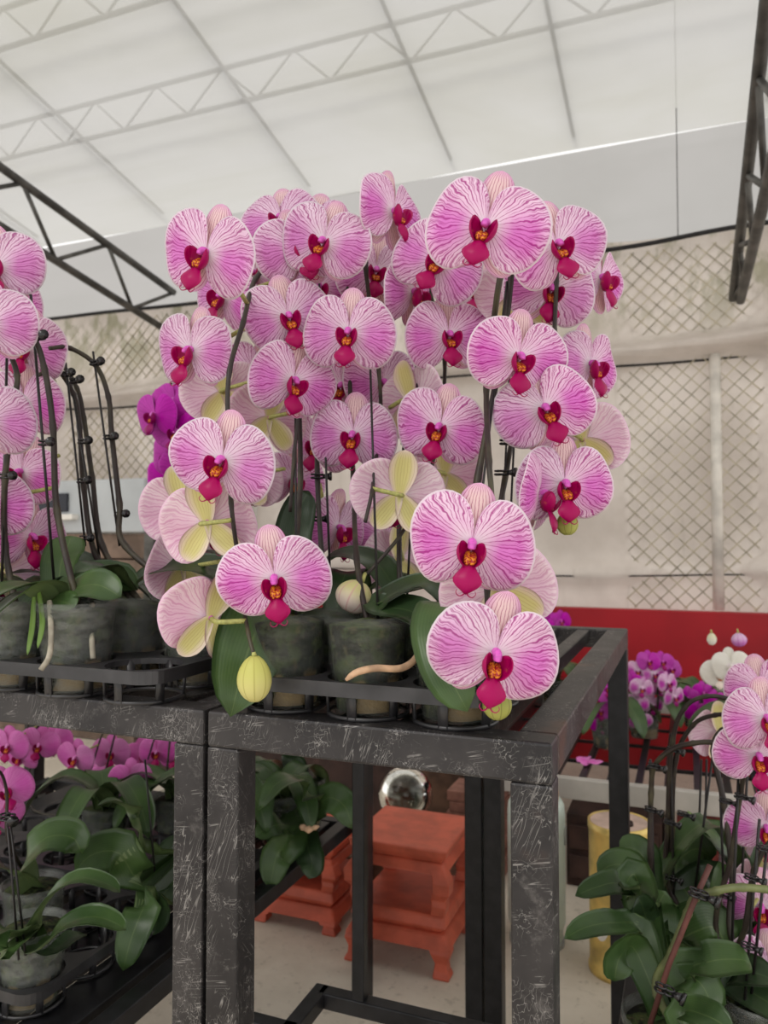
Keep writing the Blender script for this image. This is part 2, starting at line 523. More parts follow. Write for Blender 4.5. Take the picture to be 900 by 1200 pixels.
def tarp_mat():
    g = G('cream_tarpaulin')
    o = g.obj()
    n1 = g.noise(o, 1.6, 5, 0.6)
    n2 = g.noise(g.scale(o, (6, 6, 0.7)), 3.0, 4, 0.6)
    z = g.n('SeparateXYZ'); g.put(z.inputs[0], o)
    c = g.mix(g.step(n1, 0.3, 0.72), lin((192, 181, 171)), lin((224, 214, 205)))
    c = g.mix(g.step(n2, 0.56, 0.78, 0.0, 0.35), c, lin((164, 154, 140)))
    moss = g.math('MULTIPLY', g.step(z.outputs[2], 1.78, 2.3), g.step(g.noise(g.scale(o, (2.2, 2.2, 1.1)), 2.6, 5, 0.65), 0.48, 0.62))
    c = g.mix(g.math('MULTIPLY', moss, 0.6), c, lin((120, 122, 78)))
    return g.bsdf(c, 0.7, 0, g.bump(n1, 0.2, 0.02), 0.2, 0.3)
M_tarp = tarp_mat()
M_red = plain('red_painted_wall', (162, 18, 30), 0.5, var=0.1, sc=3)
M_wire = plain('rusty_fence_wire', (184, 174, 150), 0.7, 0.1, var=0.2, sc=20)
M_rope = plain('black_rope', (40, 38, 38), 0.8, var=0.2, sc=60)
M_terra = plain('terracotta_red_lacquer', (194, 92, 68), 0.45, var=0.12, sc=16)

# ------------------------------------------------------------------ the setting
FL = -0.12                       # floor level
floor = tag(MB().box((-9.2, -2.5, FL - 0.08), (3, 4.2, FL)).build('floor', M_floor), kind='structure')

WALL_Y = 4.0
def cloth_y(x, z):
    """how far the hanging cloth stands from the camera side; it bulges over the fence in places"""
    behind = max(math.exp(-((x - 0.0) / 0.30) ** 4), math.exp(-((x + 3.15) / 0.6) ** 4)) * (1.0 if z < 1.84 else 0.5)
    y = 3.895 + 0.085 * behind
    y += 0.03 * (noise.noise(Vector((x * 1.7, z * 1.1, 3.1)))) + 0.012 * noise.noise(Vector((x * 6, z * 4, 8)))
    y -= 0.14 * math.exp(-((z - 1.86 - 0.03 * math.sin(x * 2)) / 0.055) ** 2)        # slack fold along the upper rope
    y -= 0.05 * math.exp(-((z - 0.80 - 0.02 * math.sin(x * 3)) / 0.05) ** 2)
    return y
mb = MB()
NX, NZ = 370, 90
for i in range(NX + 1):
    for j in range(NZ + 1):
        x = -9.0 + 10.8 * i / NX
        z = 0.5 + 1.92 * j / NZ
        mb.v.append((x, cloth_y(x, z), z))
for i in range(NX):
    for j in range(NZ):
        a = i * (NZ + 1) + j
        mb.face((a, a + NZ + 1, a + NZ + 2, a + 1))
wall = mb.build('wall_back', M_tarp, smooth=True)
tag(wall, kind='structure')
tag(MB().box((-9.0, 3.80, FL), (1.8, 3.86, 0.62)).build('wall_back_base', M_red, bevel=0.004), kind='structure')

fence = thing('chain_link_fence', (-2, 3.94, 0.62), 'diamond mesh wire fence pressed into the cream cloth wall', 'fence')
mb = MB()
step = 0.075
k = -5.6
x0, x1, z0, z1 = -5.4, 1.6, 0.62, 2.36
n = int((x1 - x0 + z1 - z0) / step) + 1
for i in range(n):
    s = x0 - (z1 - z0) + i * step
    a, b = max(s, x0), min(s + z1 - z0, x1)
    if b > a:
        mb.tube([(a, 3.925, z0 + a - s), (b, 3.925, z0 + b - s)], 0.0034, 4, cap=False)
        mb.tube([(a, 3.929, z1 - (a - s)), (b, 3.929, z1 - (b - s))], 0.0034, 4, cap=False)
tag(mb.build('wire_mesh', M_wire, fence, smooth=True), kind='stuff')
M_post = plain('whitewashed_post', (222, 216, 206), 0.7, var=0.12, sc=10)
for x in (-4.9, -2.35, 0.135):
    MB().tube([(x, 3.925, 0.62), (x, 3.925, 1.83)], 0.026, 10).build('post', M_post, fence, smooth=True)
rope = crom([(x, 3.84 - 0.01 * math.sin(x * 3), 2.375 + 0.02 * math.sin(x * 1.1) + 0.012 * noise.noise(Vector((x * 2, 0, 0)))) for x in [-9.0 + 0.4 * i for i in range(28)]], 5)
tag(MB().tube(rope, 0.011, 6).build('eave_rope', M_rope, smooth=True), 'thick black cord running along the top of the cream cloth wall', 'cord')
rope2 = crom([(x, cloth_y(x, 1.80) - 0.012, 1.80 + 0.015 * math.sin(x * 2.2)) for x in [-9.0 + 0.4 * i for i in range(28)]], 5)
tag(MB().tube(rope2, 0.006, 6).build('tie_line', M_rope, smooth=True), 'thin dark line below the slack fold of the cloth wall', 'cord')
rope3 = crom([(x, cloth_y(x, 0.78) - 0.01, 0.78 + 0.01 * math.sin(x * 2.9)) for x in [-9.0 + 0.4 * i for i in range(28)]], 5)
tag(MB().tube(rope3, 0.004, 6).build('tie_line', M_rope, smooth=True), 'thin dark line along the cloth wall just above the red base', 'cord')

# ceiling: a short hanging curtain of double film, then the sloping roof film
EAVE, CURT, SLOPE = 2.36, 2.98, 0.20
def roof_z(y):
    return CURT + SLOPE * (4.05 - y)
def film(fn, nx, ny):
    m = MB()
    for i in range(nx + 1):
        for j in range(ny + 1):
            m.v.append(fn(i / nx, j / ny))
    for i in range(nx):
        for j in range(ny):
            a = i * (ny + 1) + j
            m.face((a, a + 1, a + ny + 2, a + ny + 1))
    return m
def curtain(a, b):
    x = -9.2 + 12.2 * a
    z = EAVE - 0.03 + (CURT - EAVE + 0.03) * b
    return (x, 4.02 + 0.03 * b + 0.012 * noise.noise(Vector((x * 1.5, z * 1.2, 0))), z)
tag(film(curtain, 120, 14).build('ceiling_eave_curtain', M_filmd, smooth=True), kind='structure')
def roof(a, b):
    x = -9.2 + 12.2 * a
    y = 4.05 - 6.0 * b
    return (x, y, roof_z(y) + 0.02 * noise.noise(Vector((x * 0.9, y * 0.9, 2))))
tag(film(roof, 90, 50).build('ceiling', M_film, smooth=True), kind='structure')
# steelwork above the film, seen through it
for x in (-5.2, -4.15, -3.1, -2.05, -1.18, -0.52, 0.38, 1.3):
    tag(MB().tube([(x, 4.0, roof_z(4.0) + 0.05), (x, -1.8, roof_z(-1.8) + 0.05)], 0.010, 8).build('roof_purlin', M_purlin, smooth=True),
        'straight grey pipe running up the slope behind the roof film', 'pipe', 'roof pipes behind the film')
for y, nm in ((3.35, 'lattice truss behind the roof film close to the cloth wall'), (2.72, 'lattice truss behind the roof film away from the cloth wall')):
    t = thing('film_truss', (-2, y, roof_z(y) + 0.09), nm, 'truss')
    zb = roof_z(y) + 0.09
    MB().tube([(-5.8, y, zb), (2.6, y, zb)], 0.013, 8).build('bottom_chord', M_purlin, t, smooth=True)
    MB().tube([(-5.8, y, zb + 0.2), (2.6, y, zb + 0.2)], 0.013, 8).build('top_chord', M_purlin, t, smooth=True)
    web = MB().tube([(0, 0, 0), (0.21, 0, 0.2), (0.42, 0, 0)], 0.007, 6).mesh('web', M_purlin)
    for i in range(20):
        link('web', web, t, Matrix.Translation((-5.8 + 0.42 * i, y, zb)))
mb = MB().bar((0.47, 3.98, roof_z(3.98) + 0.03), (0.47, 0.4, roof_z(0.4) + 0.03), 0.13, 0.02)
tag(mb.build('gutter_strip', M_purlin), 'wide grey gutter strip behind the film beside the dark truss post', 'gutter')
tag(MB().tube([(-0.02, 3.86, 2.38), (-0.02, 3.9, 3.6)], 0.0022, 6).build('hanging_wire', M_rope), 'single thin wire hanging straight down the eave curtain', 'wire')

def lattice(name, label, X, top, bot, webs, off=-0.05):
    """in-room truss running to the cloth wall; top / bot are (y, z) end pairs"""
    t = thing(name, (X, top[0][0], bot[0][1]), label, 'truss')
    MB().tube([(X, *top[0]), (X, *top[1])], 0.021, 10).build('top_chord', M_truss, t, smooth=True)
    MB().tube([(X + off, *bot[0]), (X + off * 1.6, *bot[1])], 0.021, 10).build('bottom_chord', M_truss, t, smooth=True)
    def p(seg, f, dx=0.0):
        (ya, za), (yb, zb) = seg
        return (X + dx, ya + (yb - ya) * f, za + (zb - za) * f)
    for i in range(webs):
        f0, f1, f2 = i / webs, (i + 0.55) / webs, (i + 1) / webs
        MB().tube([p(top, f0), p(bot, f1, off)], 0.011, 8).build('web', M_truss, t, smooth=True)
        MB().tube([p(bot, f1, off), p(top, f2)], 0.011, 8).build('web', M_truss, t, smooth=True)
    return t
lattice('roof_truss', 'grey lattice roof truss running to the cloth wall above the tray of arching stems', -2.98,
        ((3.96, 2.50), (0.4, 3.04)), ((3.96, 2.265), (0.4, 2.79)), 6)
lattice('roof_truss', 'dark lattice truss narrowing to a point on the cloth wall beside the gutter strip', 0.215,
        ((3.88, 2.07), (0.6, 2.64)), ((3.86, 2.05), (0.6, 2.10)), 7, 0.03)

# ------------------------------------------------------------------ steel display tables
TOP = 0.762
TUBE = 0.039
def table(name, label, X0, X1, Y0, Y1, slats, back):
    t = thing(name, ((X0 + X1) / 2, (Y0 + Y1) / 2, FL), label, 'table')
    h = TUBE / 2
    zc = TOP - h
    for (x, y) in ((X0 + h, Y0 + h), (X1 - h, Y0 + h), *[(x, Y1 - h) for x in back]):
        front = y < (Y0 + Y1) / 2
        MB().box((x - h, y - h, FL), (x + h, y + h, TOP - TUBE)).build('leg', M_steel if front else M_steeld, t, bevel=0.0025)
    MB().box((X0, Y0, TOP - TUBE), (X1, Y0 + TUBE, TOP)).build('front_rail', M_steel, t, bevel=0.003)
    MB().box((X0, Y1 - TUBE, TOP - TUBE), (X1, Y1, TOP)).build('back_rail', M_steel, t, bevel=0.003)
    MB().box((X0, Y0 + TUBE, TOP - TUBE), (X0 + TUBE, Y1 - TUBE, TOP)).build('side_rail', M_steel, t, bevel=0.003)
    MB().box((X1 - TUBE, Y0 + TUBE, TOP - TUBE), (X1, Y1 - TUBE, TOP)).build('side_rail', M_steel, t, bevel=0.003)
    for x in slats:
        MB().box((x - 0.0125, Y0 + TUBE, TOP - 0.027), (x + 0.0125, Y1 - TUBE, TOP - 0.002)).build('slat', M_steel, t, bevel=0.002)
    return t
X1B = -0.118 - TUBE / 2
T1 = table('display_table', 'scratched black steel plant table holding the big striped orchid display', -0.492, -0.118, 0.72, 1.705,
           (-0.205, -0.272, -0.339, -0.406), (-0.446, -0.403, X1B))
T2 = table('display_table', 'scratched black steel plant table holding the tray of arching stems', -1.75, -0.497, 0.72, 1.705,
           [-0.57 - 0.09 * i for i in range(13)], (-1.73, -0.718))
# stretcher frame low inside the first table
MB().box((-0.482, 1.09, 0.25), (-0.463, 1.109, TOP - TUBE)).build('middle_post', M_steeld, T1, bevel=0.002)
MB().bar((-0.54, 1.1, 0.24), (-0.14, 1.1, 0.24), 0.024).build('stretcher', M_steeld, T1, bevel=0.002)
MB().bar((-0.54, 1.112, 0.24), (-0.54, 0.99, 0.24), 0.024).build('stretcher', M_steeld, T1, bevel=0.002)
MB().bar((-0.63, 1.0, 0.24), (-0.53, 1.0, 0.24), 0.024).build('stretcher', M_steeld, T1, bevel=0.002)

# ------------------------------------------------------------------ pot trays
def cup_mesh(depth, r=0.044, pitch=0.1):
    m = MB()
    m.lathe([(r - 0.003, -depth), (r + 0.001, -depth), (r + 0.001, -depth + 0.004), (r - 0.003, -depth + 0.004)], 20, close=True)
    for k in range(6):
        a = 2 * math.pi * (k + 0.5) / 6
        c, s = math.cos(a), math.sin(a)
        m.bar((c * (r - 0.001), s * (r - 0.001), -depth), (c * (r + 0.001), s * (r + 0.001), -0.002), 0.010, 0.0025, up=(c, s, 0))
    return m.mesh('cup', M_tray)
def tray(label, x0, y0, nx, ny, zdeck, depth, pitch=0.1, r=0.044):
    """x0, y0: near left corner"""
    t = thing('pot_tray', (x0 + nx * pitch / 2, y0 + ny * pitch / 2, zdeck - depth), label, 'tray')
    m = MB()
    th, S = 0.007, 24
    for i in range(nx):
        for j in range(ny):
            cx, cy = x0 + (i + 0.5) * pitch, y0 + (j + 0.5) * pitch
            n = len(m.v)
            for k in range(S):
                a = 2 * math.pi * k / S
                c, s = math.cos(a), math.sin(a)
                q = max(abs(c), abs(s))
                ox, oy = c / q, s / q
                if ((i == 0 and ox < 0) or (i == nx - 1 and ox > 0)) and ((j == 0 and oy < 0) or (j == ny - 1 and oy > 0)):
                    ox, oy = c * 1.0, s * 1.0
                    q2 = (abs(c) ** 5 + abs(s) ** 5) ** 0.2
                    ox, oy = c / q2, s / q2
                for rr, zz in ((1, 0), (1, -th)):
                    m.v.append((cx + ox * pitch / 2, cy + oy * pitch / 2, zdeck + zz))
                for zz in (0, -th):
                    m.v.append((cx + c * r, cy + s * r, zdeck + zz))
            for k in range(S):
                a, b = n + 4 * k, n + 4 * ((k + 1) % S)
                m.face((a, b, b + 2, a + 2)[::-1]); m.face((a + 1, b + 1, b + 3, a + 3))
                m.face((a + 2, b + 2, b + 3, a + 3)[::-1]); m.face((a, b, b + 1, a + 1))
    m.build('deck', M_tray, t)
    # hanging skirt round the deck, one rounded band
    X1, Y1, rc, w = x0 + nx * pitch, y0 + ny * pitch, 0.026, 0.002
    loop = []
    for (qx, qy, a0) in ((X1 - rc, y0 + rc, -90), (X1 - rc, Y1 - rc, 0), (x0 + rc, Y1 - rc, 90), (x0 + rc, y0 + rc, 180)):
        for k in range(7):
            a = R(a0 + 15 * k)
            loop.append((qx, qy, math.cos(a), math.sin(a)))
    m = MB()
    for (qx, qy, c, s_) in loop:
        for rr, zz in ((rc + w, 0.001), (rc + w, -0.014), (rc - w, -0.014), (rc - w, 0.001)):
            m.v.append((qx + c * rr, qy + s_ * rr, zdeck + zz))
    n = len(loop)
    for i in range(n):
        for j in range(4):
            i2, j2 = (i + 1) % n, (j + 1) % 4
            m.face((i * 4 + j, i * 4 + j2, i2 * 4 + j2, i2 * 4 + j))
    m.build('skirt', M_tray, t)
    cm = cup_mesh(depth - 0.0005, r)
    for i in range(nx):
        for j in range(ny):
            link('cup', cm, t, Matrix.Translation((x0 + (i + 0.5) * pitch, y0 + (j + 0.5) * pitch, zdeck)))
    return t
DECK = TOP + 0.040
tray('black plastic pot tray under the big striped orchid display', -0.470, 0.724, 3, 4, DECK, 0.040, 0.098)
tray('black plastic pot tray with empty rounded corner beside the scratched table joint', -1.065, 0.700, 5, 3, DECK, 0.040, 0.103, 0.046)
tray('black plastic pot tray behind another tray on the table of arching stems', -1.065, 1.03, 5, 3, DECK, 0.040, 0.103, 0.046)

# ------------------------------------------------------------------ orchid parts
def petal_mesh(kind, mats, var, side):
    rng = random.Random(var * 7 + 3)
    ph, rip = rng.uniform(0, 6), rng.uniform(0.014, 0.032)
    up_m, dn_m = R(87), R(80 + rng.uniform(-4, 4))
    tilt = R(4 + rng.uniform(-5, 5))
    def fn(a, b):
        s = math.sin((a * 2 - 1) * math.pi / 2)
        ph_ = s * (up_m if s > 0 else dn_m)
        rad = 0.505 * max(0.0, 1 - abs(s) ** 4.6) ** 0.5 * (1 + 0.045 * math.sin(3 * ph_ + ph)) * (1.05 - 0.22 * max(0.0, s) ** 2.2 - 0.05 * max(0.0, -s))
        r = rad * b + 0.004
        an = ph_ + tilt
        x, y = r * math.cos(an), r * math.sin(an)
        z = 0.035 * math.sin(min(1, r / 0.5) * math.pi * 0.9) - 0.10 * (r / 0.5) ** 2 * (0.35 + 0.65 * (s * s))
        z += rip * math.sin(5 * ph_ + ph) * (b ** 2) * 1.2
        z -= 0.012 * math.exp(-(s / 0.06) ** 2) * (1 - b) * b * 4
        z += 0.012
        return Vector((x * side, y, z)), (a if side > 0 else a, b)
    # angular coordinate for the veins
    def fn2(a, b):
        p, _ = fn(a, b)
        s = math.sin((a * 2 - 1) * math.pi / 2)
        return p, (s * 0.5 + 0.5, b)
    m = MB()
    m.sheet(fn2, 30, 10, 0.008, (1, 0) if side > 0 else (0, 1))
    return m.mesh('petal', mats)
def sepal_mesh(mats, L, W, bend, ang, back=-0.02):
    ca, sa = math.cos(ang), math.sin(ang)
    def fn(a, b):
        s = a * 2 - 1
        t = 1 - (1 - b) ** 1.5
        hw = W * (0.36 + 0.64 * math.sin(math.pi / 2 * min(1, t / 0.58))) if t < 0.58 else W * math.sqrt(max(0.0, 1 - ((t - 0.58) / 0.42) ** 2))
        if b >= 1:
            hw = 0.006
        x, y = s * hw, L * t
        z = back - 0.05 * (1 - s * s) * 0 - 0.35 * (x * x) / W - bend * t * t
        return Vector((x * ca - y * sa, x * sa + y * ca, z)), (a, b)
    m = MB().sheet(fn, 10, 12, 0.008, (0, 1))
    return m.mesh('sepal', mats)
def lip_mesh(mat):
    m = MB()
    # middle lobe: a trowel-shaped tongue
    def tongue(a, b):
        s = a * 2 - 1
        w = 0.032 + 0.066 * math.exp(-((b - 0.62) / 0.26) ** 2)
        if b > 0.75:
            w *= max(0.2, 1 - ((b - 0.75) / 0.25) ** 2.0 * 0.8)
        y = -0.085 - 0.25 * b
        z = 0.055 + 0.20 * math.sin(b * 1.75) - 0.05 * b * b
        return Vector((s * w, y, z - 0.25 * abs(s) ** 2 * w + 0.012 * (1 - abs(s)))), (a, 0.1 + b)
    m.sheet(tongue, 8, 10, 0.014, (0, 0))
    # side lobes: ears curling up either side
    for sd in (-1, 1):
        A = Vector((sd * 0.35, 0.85, 0.25)).normalized() * 0.105
        B = Vector((sd * 0.35, -0.25, 0.9)).normalized() * 0.088
        Nn = A.cross(B).normalized() * (-sd)
        c = Vector((sd * 0.078, -0.08, 0.11))
        def ear(a, b, A=A, B=B, Nn=Nn, c=c, sd=sd):
            th = a * 2 * math.pi
            q = b
            p = c + A * (math.cos(th) * q) + B * (math.sin(th) * q)
            p = p - Nn * 0.045 * q * q * (-1)
            return p, (0.5 + 0.4 * math.cos(th) * q, 0.34 + 0.3 * q)
        m.sheet(ear, 16, 5, 0.012, (0, 0))
    # two curling tendrils
    for sd in (-1, 1):
        pts = crom([(sd * 0.004, -0.32, 0.205), (sd * 0.02, -0.34, 0.225), (sd * 0.045, -0.345, 0.235), (sd * 0.065, -0.325, 0.23), (sd * 0.06, -0.305, 0.215)], 4)
        nf = len(m.uvs)
        m.tube(pts, [0.006 - 0.004 * i / (len(pts) - 1) for i in range(len(pts))], 5)
        m.uvs[nf:] = [[(0.5, 0.9)] * len(q) for q in m.uvs[nf:]]
    m.v = [(x * 1.22, -0.03 + (y + 0.03) * 1.16, z * 1.1) for x, y, z in m.v]
    return m.mesh('lip', [mat])
def callus_mesh(mat):
    m = MB()
    for sd in (-1, 1):
        pts = [(sd * 0.018, -0.075, 0.06), (sd * 0.024, -0.10, 0.11), (sd * 0.022, -0.125, 0.155), (sd * 0.016, -0.15, 0.18)]
        m.tube(crom(pts, 3), [0.024, 0.027, 0.03, 0.031, 0.032, 0.031, 0.03, 0.026, 0.02, 0.012], 8)
    return m.mesh('callus', [mat])
def column_mesh(mat):
    m = MB()
    pts = crom([(0, 0.0, -0.03), (0, 0.012, 0.03), (0, 0.012, 0.085), (0, -0.012, 0.125), (0, -0.035, 0.135)], 4)
    n = len(pts)
    m.tube(pts, [0.028 + 0.011 * math.sin(math.pi * i / (n - 1)) - (0.022 if i == n - 1 else 0) for i in range(n)], 12)
    return m.mesh('column', [mat])
def callus_mat():
    g = G('orange_callus')
    nz = g.noise(g.obj(), 55, 2)
    c = g.mix(g.step(nz, 0.46, 0.56), lin((158, 26, 36)), lin((226, 138, 36)))
    return g.bsdf(c, 0.45, 0, None, 0.4)
M_callus = callus_mat()

KITS = {}
def kit(kind):
    if kind not in KITS:
        mm = flower_mats(kind)
        P, Sx = [mm['pf'], mm['pb']], [mm['sf'], mm['sb']]
        KITS[kind] = dict(
            pr=[petal_mesh(kind, P, v, 1) for v in range(3)], pl=[petal_mesh(kind, P, v + 5, -1) for v in range(3)],
            sd=[sepal_mesh(Sx, 0.495, 0.158, b, 0.0) for b in (0.04, 0.10)],
            sl=[sepal_mesh(Sx, 0.45, 0.145, 0.06, R(180 - a)) for a in (40, 34)],
            sr=[sepal_mesh(Sx, 0.45, 0.145, 0.06, R(180 + a)) for a in (40, 34)],
            lip=lip_mesh(mm['lip']), cal=callus_mesh(M_callus), col=column_mesh(mm['colm']))
    return KITS[kind]

FRNG = random.Random(11)
def flower(plant, p, size, yaw=0, pitch=0, roll=0, kind='striped', spike=None, pedi=None):
    """p: world point of the flower's centre; yaw + turns it to the photo's right, pitch + up, roll + clockwise"""
    k = kit(kind)
    rot = CAMROT @ Matrix.Rotation(R(yaw), 4, 'Y') @ Matrix.Rotation(R(-pitch), 4, 'X') @ Matrix.Rotation(R(-roll), 4, 'Z')
    M = Matrix.Translation(p) @ rot.to_3x3().to_4x4() @ Matrix.Scale(size, 4)
    f = link('flower', k['col'], plant, M)
    link('petal', FRNG.choice(k['pr']), f, M)
    link('petal', FRNG.choice(k['pl']), f, M)
    link('sepal', FRNG.choice(k['sd']), f, M)
    link('sepal', FRNG.choice(k['sl']), f, M)
    link('sepal', FRNG.choice(k['sr']), f, M)
    link('lip', k['lip'], f, M)
    link('callus', k['cal'], f, M)
    if spike:
        back = M @ Vector((0, 0, -0.03))
        mid = M @ Vector((0, 0.02, -0.28))
        q = min(spike, key=lambda s: (s - mid).length + 0.4 * abs(s.z - mid.z - 0.01))
        if (q - back).length > 0.11:
            q = back + (q - back).normalized() * 0.11
        inv = M.inverted()
        ql = inv @ q
        ql.z = min(ql.z, -0.16)
        q = M @ ql
        pts = [inv @ w for w in crom([back, back.lerp(mid, 0.6), q], 5)]
        link('pedicel', MB().tube(pts, [0.026 - 0.004 * math.sin(i) * 0 for i in range(len(pts))], 6).mesh('pedicel', [M_pedi], True), f, M)
    return f

def spike(plant, pts, r0=0.0036, r1=0.0022, mat=None, name='flower_spike'):
    c = crom(pts, 8)
    n = len(c)
    rad = []
    for i in range(n):
        r = r0 + (r1 - r0) * i / (n - 1)
        if i % 8 == 0 and 0 < i < n - 1:
            r *= 1.22
        rad.append(r)
    MB().tube(c, rad, 8).build(name, mat or M_stem, plant, smooth=True)
    return c

def clip_mesh():
    m = MB()
    for dx in (-0.0035, 0.0035):
        ring = [(dx + 0.0045 * math.cos(2 * math.pi * i / 12), 0.0045 * math.sin(2 * math.pi * i / 12), 0) for i in range(13)]
        m.tube(ring, 0.0012, 5, cap=False)
        m.tube([(q[0], q[1], 0.004) for q in ring], 0.0010, 5, cap=False)
    m.tube([(0.006, -0.002, 0.002), (0.013, -0.006, 0.002)], [0.002, 0.0045], 8)
    m.tube([(0.013, -0.006, 0.002), (0.0155, -0.0075, 0.002)], 0.0055, 10)
    return m.mesh('clip', [M_clip])
CLIP = clip_mesh()
def clip(plant, p, s=1.0, rz=0.0, tilt=0.0):
    link('clip', CLIP, plant, Matrix.Translation(p) @ Matrix.Rotation(rz, 4, 'Z') @ Matrix.Rotation(tilt, 4, 'Y') @ Matrix.Scale(s, 4))
def stake(plant, a, b, r=0.0016):
    MB().tube([a, b], r, 6).build('stake', M_stake, plant, smooth=True)

def bud(plant, p, w, h, mat, tipdir=(0, 0, -1), attach=None):
    """ribbed closed bud hanging along tipdir from its top p"""
    t = Vector(tipdir).normalized()
    m = MB()
    prof = []
    K, S = 12, 20
    for i in range(K + 1):
        f = i / K
        prof.append((max(0.02, math.sin(math.pi * min(1, f * 0.95 + 0.025)) ** 0.48 * (0.92 + 0.12 * f)), f * h))
    n0 = len(m.v)
    for i, (r, z) in enumerate(prof):
        for j in range(S):
            th = 2 * math.pi * j / S
            rr = r * w / 2 * (1 - 0.05 * abs(math.cos(th * 2.5)) ** 6)
            m.v.append((rr * math.cos(th), rr * math.sin(th), z))
    for i in range(K):
        for j in range(S):
            j2 = (j + 1) % S
            m.face((n0 + i * S + j, n0 + i * S + j2, n0 + (i + 1) * S + j2, n0 + (i + 1) * S + j), 0,
                   [(j / S, i / K), ((j + 1) / S, i / K), ((j + 1) / S, (i + 1) / K), (j / S, (i + 1) / K)])
    m.face([n0 + K * S + j for j in range(S)], 0, [(0.5, 1)] * S)
    m.face([n0 + j for j in reversed(range(S))], 0, [(0.5, 0)] * S)
    rot = Vector((0, 0, 1)).rotation_difference(t).to_matrix().to_4x4()
    b = link('bud', m.mesh('bud', [mat]), plant, Matrix.Translation(p) @ rot)
    if attach is not None:
        inv = (Matrix.Translation(p) @ rot).inverted()
        link('pedicel', MB().tube([inv @ Vector(p), inv @ Vector(attach)], [0.003, 0.0022], 6).mesh('pedicel', [M_pedi], True), b, Matrix.Translation(p) @ rot)
    return b

def leaf(plant, pts, width, normal=(0, 0, 1), mat=None, matb=None, fold=0.22, name='leaf', thick=0.0022):
    """strap leaf along the points (base first); normal: which way its upper side looks"""
    c = crom(pts, 6)
    n = len(c) - 1
    N0 = Vector(normal).normalized()
    def fn(a, b):
        i = b * n
        i0 = min(int(i), n - 1)
        f = i - i0
        p = c[i0].lerp(c[i0 + 1], f)
        t = (c[min(i0 + 1, n)] - c[max(i0 - 1, 0)]).normalized()
        sd = t.cross(N0)
        sd = sd.normalized() if sd.length > 1e-6 else Vector((1, 0, 0))
        up = sd.cross(t).normalized()
        s = a * 2 - 1
        w = width / 2 * (0.34 + 0.66 * math.sin(math.pi * min(1, 0.12 + 0.86 * b) ** 1.0) ** 0.7)
        if b > 0.8:
            w *= math.sqrt(max(0.0, 1 - ((b - 0.8) / 0.2) ** 2.2)) * 0.98 + 0.02
        return p + sd * (s * w) + up * (abs(s) ** 1.5 * w * fold), (a, b)
    return MB().sheet(fn, 8, 14, thick, (0, 1)).build(name, [mat or M_leaf, matb or M_leafb], plant, smooth=True)

POTC = {}
def pot(plant, x, y, z, rt=0.046, rb=0.036, h=0.103, mat=None, fill=0.86):
    mat = mat or M_pot
    key = (rt, rb, h, mat.name, fill)
    if key not in POTC:
        w = 0.0012
        prof = [(0.0, 0.0), (rb, 0.0), (rb + (rt - rb) * 0.45, h * 0.45), (rb + (rt - rb) * 0.47 + 0.001, h * 0.47), (rt * 0.985, h * 0.9), (rt + 0.0018, h * 0.91), (rt + 0.002, h), (rt - w, h),
                (rt * 0.985 - w, h * 0.9), (rb - w, w * 2), (0.0, w * 2)]
        a = MB().lathe(prof, 32).mesh('pot', [mat])
        m = MB()
        S, K = 24, 8
        for i in range(K + 1):
            f = i / K
            r = (rb + (rt - rb) * f * fill) * 0.955
            for j in range(S):
                th = 2 * math.pi * j / S
                rr = r * (0.985 + 0.02 * noise.noise(Vector((math.cos(th) * 4, math.sin(th) * 4, f * 6))))
                m.v.append((rr * math.cos(th), rr * math.sin(th), 0.004 + h * fill * f))
        for i in range(K):
            for j in range(S):
                j2 = (j + 1) % S
                m.face((i * S + j, i * S + j2, (i + 1) * S + j2, (i + 1) * S + j))
        c = len(m.v); m.v.append((0, 0, h * fill + 0.012))
        for j in range(S):
            m.face((K * S + j, K * S + (j + 1) % S, c))
        POTC[key] = (a, m.mesh('growing_medium', [M_moss]))
    a, b = POTC[key]
    o = link('pot', a, plant, Matrix.Translation((x, y, z)))
    link('growing_medium', b, o, Matrix.Translation((x, y, z)))
    return o

CAMDIR = CAMROT.to_3x3() @ Vector((0, 0, 1))
def rosette(plant, x, y, z, leaves, mat=None, matb=None, droop=0.55):
    """leaves: (heading deg, length, width, rise)"""
    for (hd, L, W, rise) in leaves:
        a = R(hd)
        d = Vector((math.cos(a), math.sin(a), 0))
        b = Vector((x, y, z - 0.012))
        pts = [b, b + d * L * 0.12 + Vector((0, 0, L * 0.2 + rise * 0.3)), b + d * L * 0.45 + Vector((0, 0, L * 0.2 + rise)), b + d * L * 0.8 + Vector((0, 0, rise * 0.9 + L * 0.02)),
               b + d * L * 0.98 + Vector((0, 0, rise * 0.6 - L * droop * 0.4))]
        leaf(plant, pts, W, (0, 0, 1), mat, matb)
# ------------------------------------------------------------------ the big striped display
FS = 0.110
def blooms(plant, sp, rows, kind='striped', fs=FS):
    """rows: photo x, y of the flower's centre, apparent full width in px, yaw, pitch, roll"""
    for (x, y, w, yaw, pitch, roll) in rows:
        flower(plant, at(x, y, fs * FPX / w), fs, yaw, pitch, roll, kind, sp)

def display_plant(label, px, py, leaves=()):
    p = thing('potted_orchid', (px, py, TOP), label, 'orchid', 'striped pink orchids in the big display')
    pot(p, px, py, TOP + 0.003)
    return p

ZT = TOP + 0.003
px1, px2, px3 = -0.421, -0.323, -0.225
row1, row2 = 0.773, 0.871
